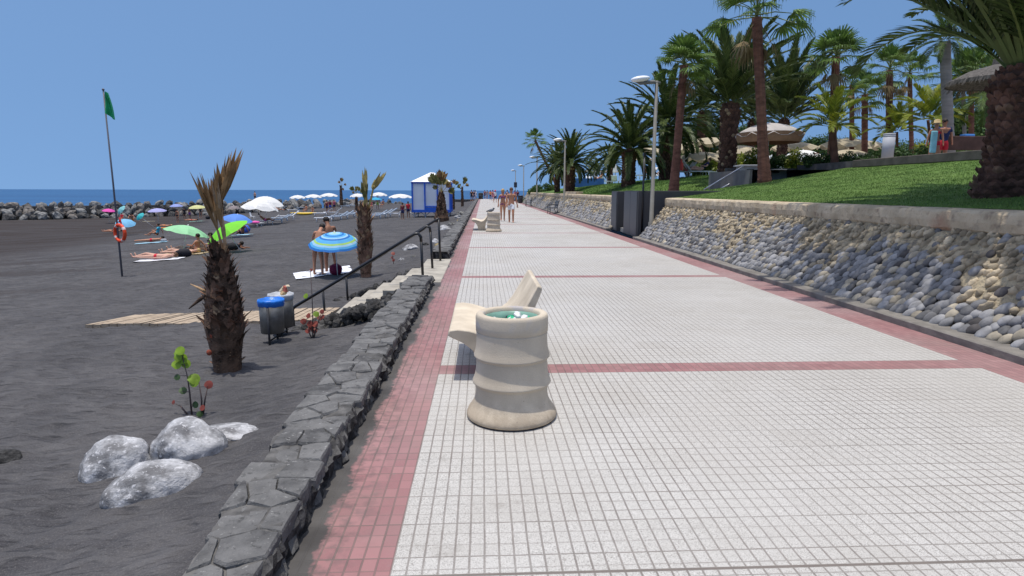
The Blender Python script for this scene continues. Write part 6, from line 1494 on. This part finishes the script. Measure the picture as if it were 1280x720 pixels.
ppl = [ # px, py(base), pose, rz, label, skin, hair, garments, fem, sc
 (197, 325, 'lie', 95, 'sunbather in red trunks lying flat, nearest on the left of the beach', 'b', 'brown', [('briefs',)+RD], 0, 1),
 (246, 317, 'sit', 80, 'tanned sunbather sitting up under the pale green parasol with back to the camera', 'a', 'dark', [('briefs',)+BK], 1, 1),
 (236, 315.5, 'lie', 85, 'sunbather with raised knee lying left of the sitting one under the pale green parasol', 'b', 'brown', [('briefs',)+NV], 0, 1),
 (228, 319, 'lie', 100, 'fair sunbather lying in front of the group under the pale green parasol', 'b', 'blond', [('briefs',)+PK], 1, 1),
 (261, 315, 'sit', 120, 'sunbather sitting between the pale green and the bright green parasol', 'b', 'dark', [('briefs',)+BK, ('bikini_top',)+BK], 1, 1),
 (286, 312, 'prone', 80, 'sunbather lying under the bright green parasol behind the young palm', 'c', 'dark', [('briefs',)+BK], 0, 1),
 (303, 293, 'sit', 70, 'tanned sunbather sitting on a blue seat right of the bright green parasol', 'c', 'dark', [('briefs',)+NV, ('bikini_top',)+NV], 1, 1),
 (190, 303, 'prone', 105, 'sunbather lying on a pale blue towel left of the pale green parasol', 'a', 'dark', [('briefs',)+RD], 1, 1),
 (197, 294, 'sit', 100, 'sunbather sitting with a turquoise wrap behind the one on the blue towel', 'a', 'dark', [('shirt',)+TQ], 1, 1),
 (142, 291, 'lie', 90, 'sunbather lying just left of the flagpole', 'a', 'dark', [('briefs',)+BK], 0, 1),
 (207, 284, 'lie', 80, 'sunbather lying on the orange towel', 'a', 'blond', [('briefs',)+OR], 1, 1),
 (166, 283, 'bend', 200, 'bather bending by the small teal parasol behind the flagpole', 'a', 'dark', [('shorts',)+OR], 0, .95),
 (153, 277, 'chair', 180, 'bather sitting by the light-blue parasol right at the flagpole', 'a', 'dark', [('shirt',)+RD], 1, 1),
 (222.5, 278.5, 'stand', 160, 'bather standing alone near the periwinkle parasol', 'a', 'dark', [('briefs',)+BK, ('bikini_top',)+BK], 1, 1),
 (231, 273, 'stand', 30, 'dark-clad person standing left in the group near the yellow parasol', 'c', 'dark', [('shirt',)+BK, ('shorts',)+BK], 0, 1),
 (237.5, 274, 'stand', 250, 'person in a purple wrap standing in the group near the yellow parasol', 'c', 'dark', [('shorts',)+('purple', (.2, .06, .3))], 1, 1),
 (251, 272, 'stand', 200, 'person in dark top standing in front of the yellow parasol', 'a', 'dark', [('shirt',)+BK, ('briefs',)+BK], 0, 1.05),
 (240, 276.5, 'lie', 100, 'sunbather lying in front of the standing group near the yellow parasol', 'a', 'dark', [('briefs',)+RD], 1, 1),
 (276, 272, 'chair', 180, 'person in navy shirt sitting behind the dried palm leaf', 'a', 'grey', [('shirt',)+NV], 0, 1),
 (292, 264, 'chair', 170, 'person sitting beneath the small taupe parasol', 'c', 'dark', [('shorts',)+OR], 0, 1),
 (331, 281.5, 'reclin', -70, 'woman-like figure in pink resting on a white lounger', 'c', 'dark', [('skirt',)+PK], 1, 1),
 (343, 264, 'chair', 150, 'person in maroon sitting under the large white parasols', 'b', 'dark', [('shirt',)+('maroon', (.3, .02, .06))], 0, 1),
 (348, 266, 'reclin', -70, 'person in black lying on a lounger under the large white parasols', 'a', 'dark', [('briefs',)+BK], 0, 1),
 (383, 266.5, 'chair', 150, 'bare-chested person sitting behind the yellow kayak', 'a', 'brown', [('briefs',)+NV], 0, 1),
 (391, 267, 'chair', 190, 'small person sitting at the right end of the yellow kayak', 'a', 'brown', [('briefs',)+NV], 0, .8),
 (409, 266, 'stand', 150, 'person in a maroon top standing behind the white loungers', 'a', 'dark', [('shirt',)+('maroon', (.3, .02, .06)), ('shorts',)+NV], 0, 1),
 (413, 265, 'stand', 200, 'person in a blue and maroon outfit beside the maroon-topped one', 'a', 'brown', [('shirt',)+('maroon', (.3, .02, .06)), ('shorts',)+BL_], 1, 1),
 (418, 264, 'stand', 170, 'person in a pink top, right one of the three behind the white loungers', 'a', 'brown', [('shirt',)+('rose', (.45, .10, .14)), ('shorts',)+NV], 1, 1),
 (386, 257, 'stand', 170, 'dark-clothed person standing under the second white parasol', 'c', 'dark', [('shirt',)+BK, ('shorts',)+BK], 0, 1),
 (472, 262, 'stand', 190, 'person in lime shorts and a straw hat under the turquoise parasol', 'a', 'dark', [('shorts',)+GN], 0, 1.05),
 (464, 261, 'chair', 200, 'person in rose sitting left of the one in lime shorts', 'a', 'dark', [('shirt',)+('rose', (.45, .10, .14))], 1, 1),
 (479, 259, 'chair', 150, 'person in navy sitting right of the one in lime shorts', 'a', 'dark', [('shirt',)+NV], 0, 1),
 (503.5, 274, 'stand', 150, 'dark-clad person standing between white lounger and blue cabin', 'c', 'dark', [('shirt',)+('maroon', (.3, .02, .06)), ('shorts',)+NV], 0, .85),
 (510.5, 272.5, 'stand', 210, 'person in a red top standing beside the blue cabin', 'c', 'dark', [('shirt',)+RD, ('shorts',)+NV], 1, .9),
]
POSES = dict(stand=stand, walk=walk, bend=bend, sit=sit, sitflat=sitflat, lie=lie, prone=prone, reclin=reclin, chair=chair)
for px, py, po, rz, t, sk, hr, gm, fem, sc in ppl:
    t = t.replace('woman-like figure', 'tanned person')
    person(POSES[po], G(px, py)+V(0, 0, .03 if po in ('lie', 'prone', 'sit') else 0), R(rz), t, sk, hr, gm, bool(fem), False, gB, sc, hat=('straw', (.5, .38, .2)) if 'straw' in t else None)
# things carried or lying about
towel(199, 325.5, 95, WT, 'pale towel under the sunbather in red trunks'); towel(190, 304, 105, ('pale_blue', (.3, .5, .62)), 'pale blue towel left of the pale green parasol'); towel(207, 285, 80, OR, 'orange towel in the middle of the beach')
towel(230, 318, 92, ('sand', (.5, .4, .25)), 'sand-coloured towel under the group at the pale green parasol', 1.4, 2); towel(303, 294, 80, ('pale_blue', (.3, .5, .62)), 'pale towel under the blue seat', .8, 1.2); towel(245, 277, 90, ('mint_towel', (.25, .45, .38)), 'mint towel near the standing group')
towel(140, 270.5, 90, WT, 'long white towel beside the pink parasol', .6, 2.4); towel(186, 277, 90, ('cream', (.6, .55, .4)), 'cream towel behind the orange one', .7, 1.6)
for px, py, c, d, t in [(230, 321.5, BK, (.34, .2, .2), 'large black bag at the head of the sunbather in red trunks'), (287, 313, BK, (.5, .25, .2), 'dark bag in the shade of the bright green parasol'), (308, 291, BL_, (.3, .25, .3), 'blue folding seat beside the tanned sunbather'), (205, 302.5, ('greyish', (.3, .3, .32)), (.2, .15, .12), 'grey bag beside the pale blue towel'), (260, 274, BK, (.35, .25, .25), 'black bag near the yellow parasol'), (318, 284.5, PK, (.5, .3, .12), 'pink towel bundle on the white lounger near the blue parasol'), (883, 237, BK, (0, 0, 0), '')]:
    if not t: continue
    p = G(px, py); b = MB(); b.ell((0, 0, d[2]*.9), d, None, 0, 12, 8); b.v = [tuple(Vector(v)*(1+.18*noise.noise(Vector(v)*6+Vector((px, 0, 0))))) for v in b.v]
    if 'lounger' in t: p.z += .34
    tag(b.obj('beach_bag' if 'bag' in t else 'folding_seat' if 'seat' in t else 'towel', cloth(*c), loc=p), t, 'bag' if 'bag' in t else 'seat' if 'seat' in t else 'towel')
# figure on the breakwater
px = PY(319, 250, 112); person(stand, (px.x, 112, PY(319, 251.5, 112).z), R(150), 'lone person in dark trunks standing on the breakwater against the sea', 'b', 'dark', [('shorts',)+BK], False, False, gB, 1.0)
b = link('boulder', RM[1], None, (px.x, 112, PY(319, 251.5, 112).z-.75), (0, 0, 0), (1.2, 1.2, .8)); tag(b, 'breakwater boulder under the lone standing person', 'rock', 'breakwater boulders')
# strollers at the sea end
gF = 'far people at the sea end of the promenade'
far = [(589.5, 251, 'stand', 'black', 'dark-clad person at the wall, left one at the sea end', 0), (592.5, 250.8, 'walk', 'navy', 'tall dark-haired person in navy at the sea end of the wall', 0), (594.3, 250.5, 'stand', 'white', 'person in pale shirt beside the tall dark-haired one', 1), (619, 253.5, 'walk', 'white', 'person in white with a red cap left of the walking couple', 1), (616, 251, 'walk', 'rose', 'person in rose farther left of the walking couple', 0),
       (613, 250, 'stand', 'orange', 'person in orange at the far sea end', 1), (609, 249, 'stand', 'greyish', 'greyish-clad person at the far sea end', 0), (606, 248.6, 'walk', 'maroon', 'person in maroon at the far sea end, left of the others', 0), (643.5, 252, 'walk', 'rose', 'person in rose just right behind the walking couple', 1), (647, 251, 'walk', 'maroon', 'person in maroon near the dark round litter bin', 0), (634, 254, 'walk', 'navy', 'person hidden between the walking couple', 0)]
CM = dict(black=BK, navy=NV, white=WT, rose=('rose', (.45, .10, .14)), orange=OR, greyish=('greyish', (.3, .3, .32)), maroon=('maroon', (.3, .02, .06)))
for i, (x, y, po, c, t, fem) in enumerate(far):
    p = PZ(x, y, 0); person(POSES[po], p, R(160+i*37 % 60), t, 'abc'[i % 3], 'dark', [('shirt',)+CM[c], ('shorts',)+(NV if i % 2 else CM[c])], bool(fem), False, gF, 1.0, hat=('cap_red', (.6, .04, .05)) if 'red cap' in t else None)
# garden people
p = XY(1162, 21.3, lambda x, y: 2.6); p.z = PY(1162, 152, 21.3).z-1.66
person(stand, p, R(150), 'tanned person in a straw sun hat holding a pale blue towel behind the garden kerb', 'a', 'grey', [('briefs',)+RD, ('bikini_top',)+RD], True, False, 'people in the palm garden', 1, hat=('straw', (.5, .38, .2)))
b = MB(); b.box((0, 0, 0), (.22, .08, .75)); tag(b.obj('towel', cloth('pale_cyan', (.25, .55, .62)), smooth=False, bevel=.03, loc=(p.x-.2, 21.1, p.z+.95)), 'pale blue towel held by the person in the sun hat', 'towel')
p = XY(1172, 21.8, lambda x, y: 2.6); p.z = PY(1172, 150, 21.8).z-1.7
person(stand, p, R(170), 'person in a navy shirt and red shorts beside the grey ringed trunk', 'a', 'dark', [('shirt',)+NV, ('shorts',)+RD], False, False, 'people in the palm garden', 1)
for x, Y, rz, t, sk, c in [(857, 41, -80, 'red-skinned sunbather reclining right of the leaning fan palm', 'a', RD), (876, 40, 80, 'sunbather in dark top reclining with knees up near the thick date palm', 'b', NV), (809, 50, -80, 'sunbather reclining just behind the nearest lamp post', 'a', BK), (748, 74, 60, 'sunbather by the distant pool', 'a', RD)]:
    p = XY(x, Y, lambda a, b_: 2.58); person(reclin, p, R(rz), t, sk, 'dark', [('briefs',)+c] if 'dark top' not in t else [('shirt',)+c], False, False, 'people in the palm garden', 1.05)
b = MB(); b.lathe([(.13, 0), (.15, .1), (.14, .45), (.06, .6), (.05, .72)], 14); tag(b.obj('towel_bundle', cloth('coral', (.8, .12, .10)), loc=XY(850, 39.5, lambda x, y: 2.95)), 'coral red rolled towel beside the leaning fan palm', 'towel')
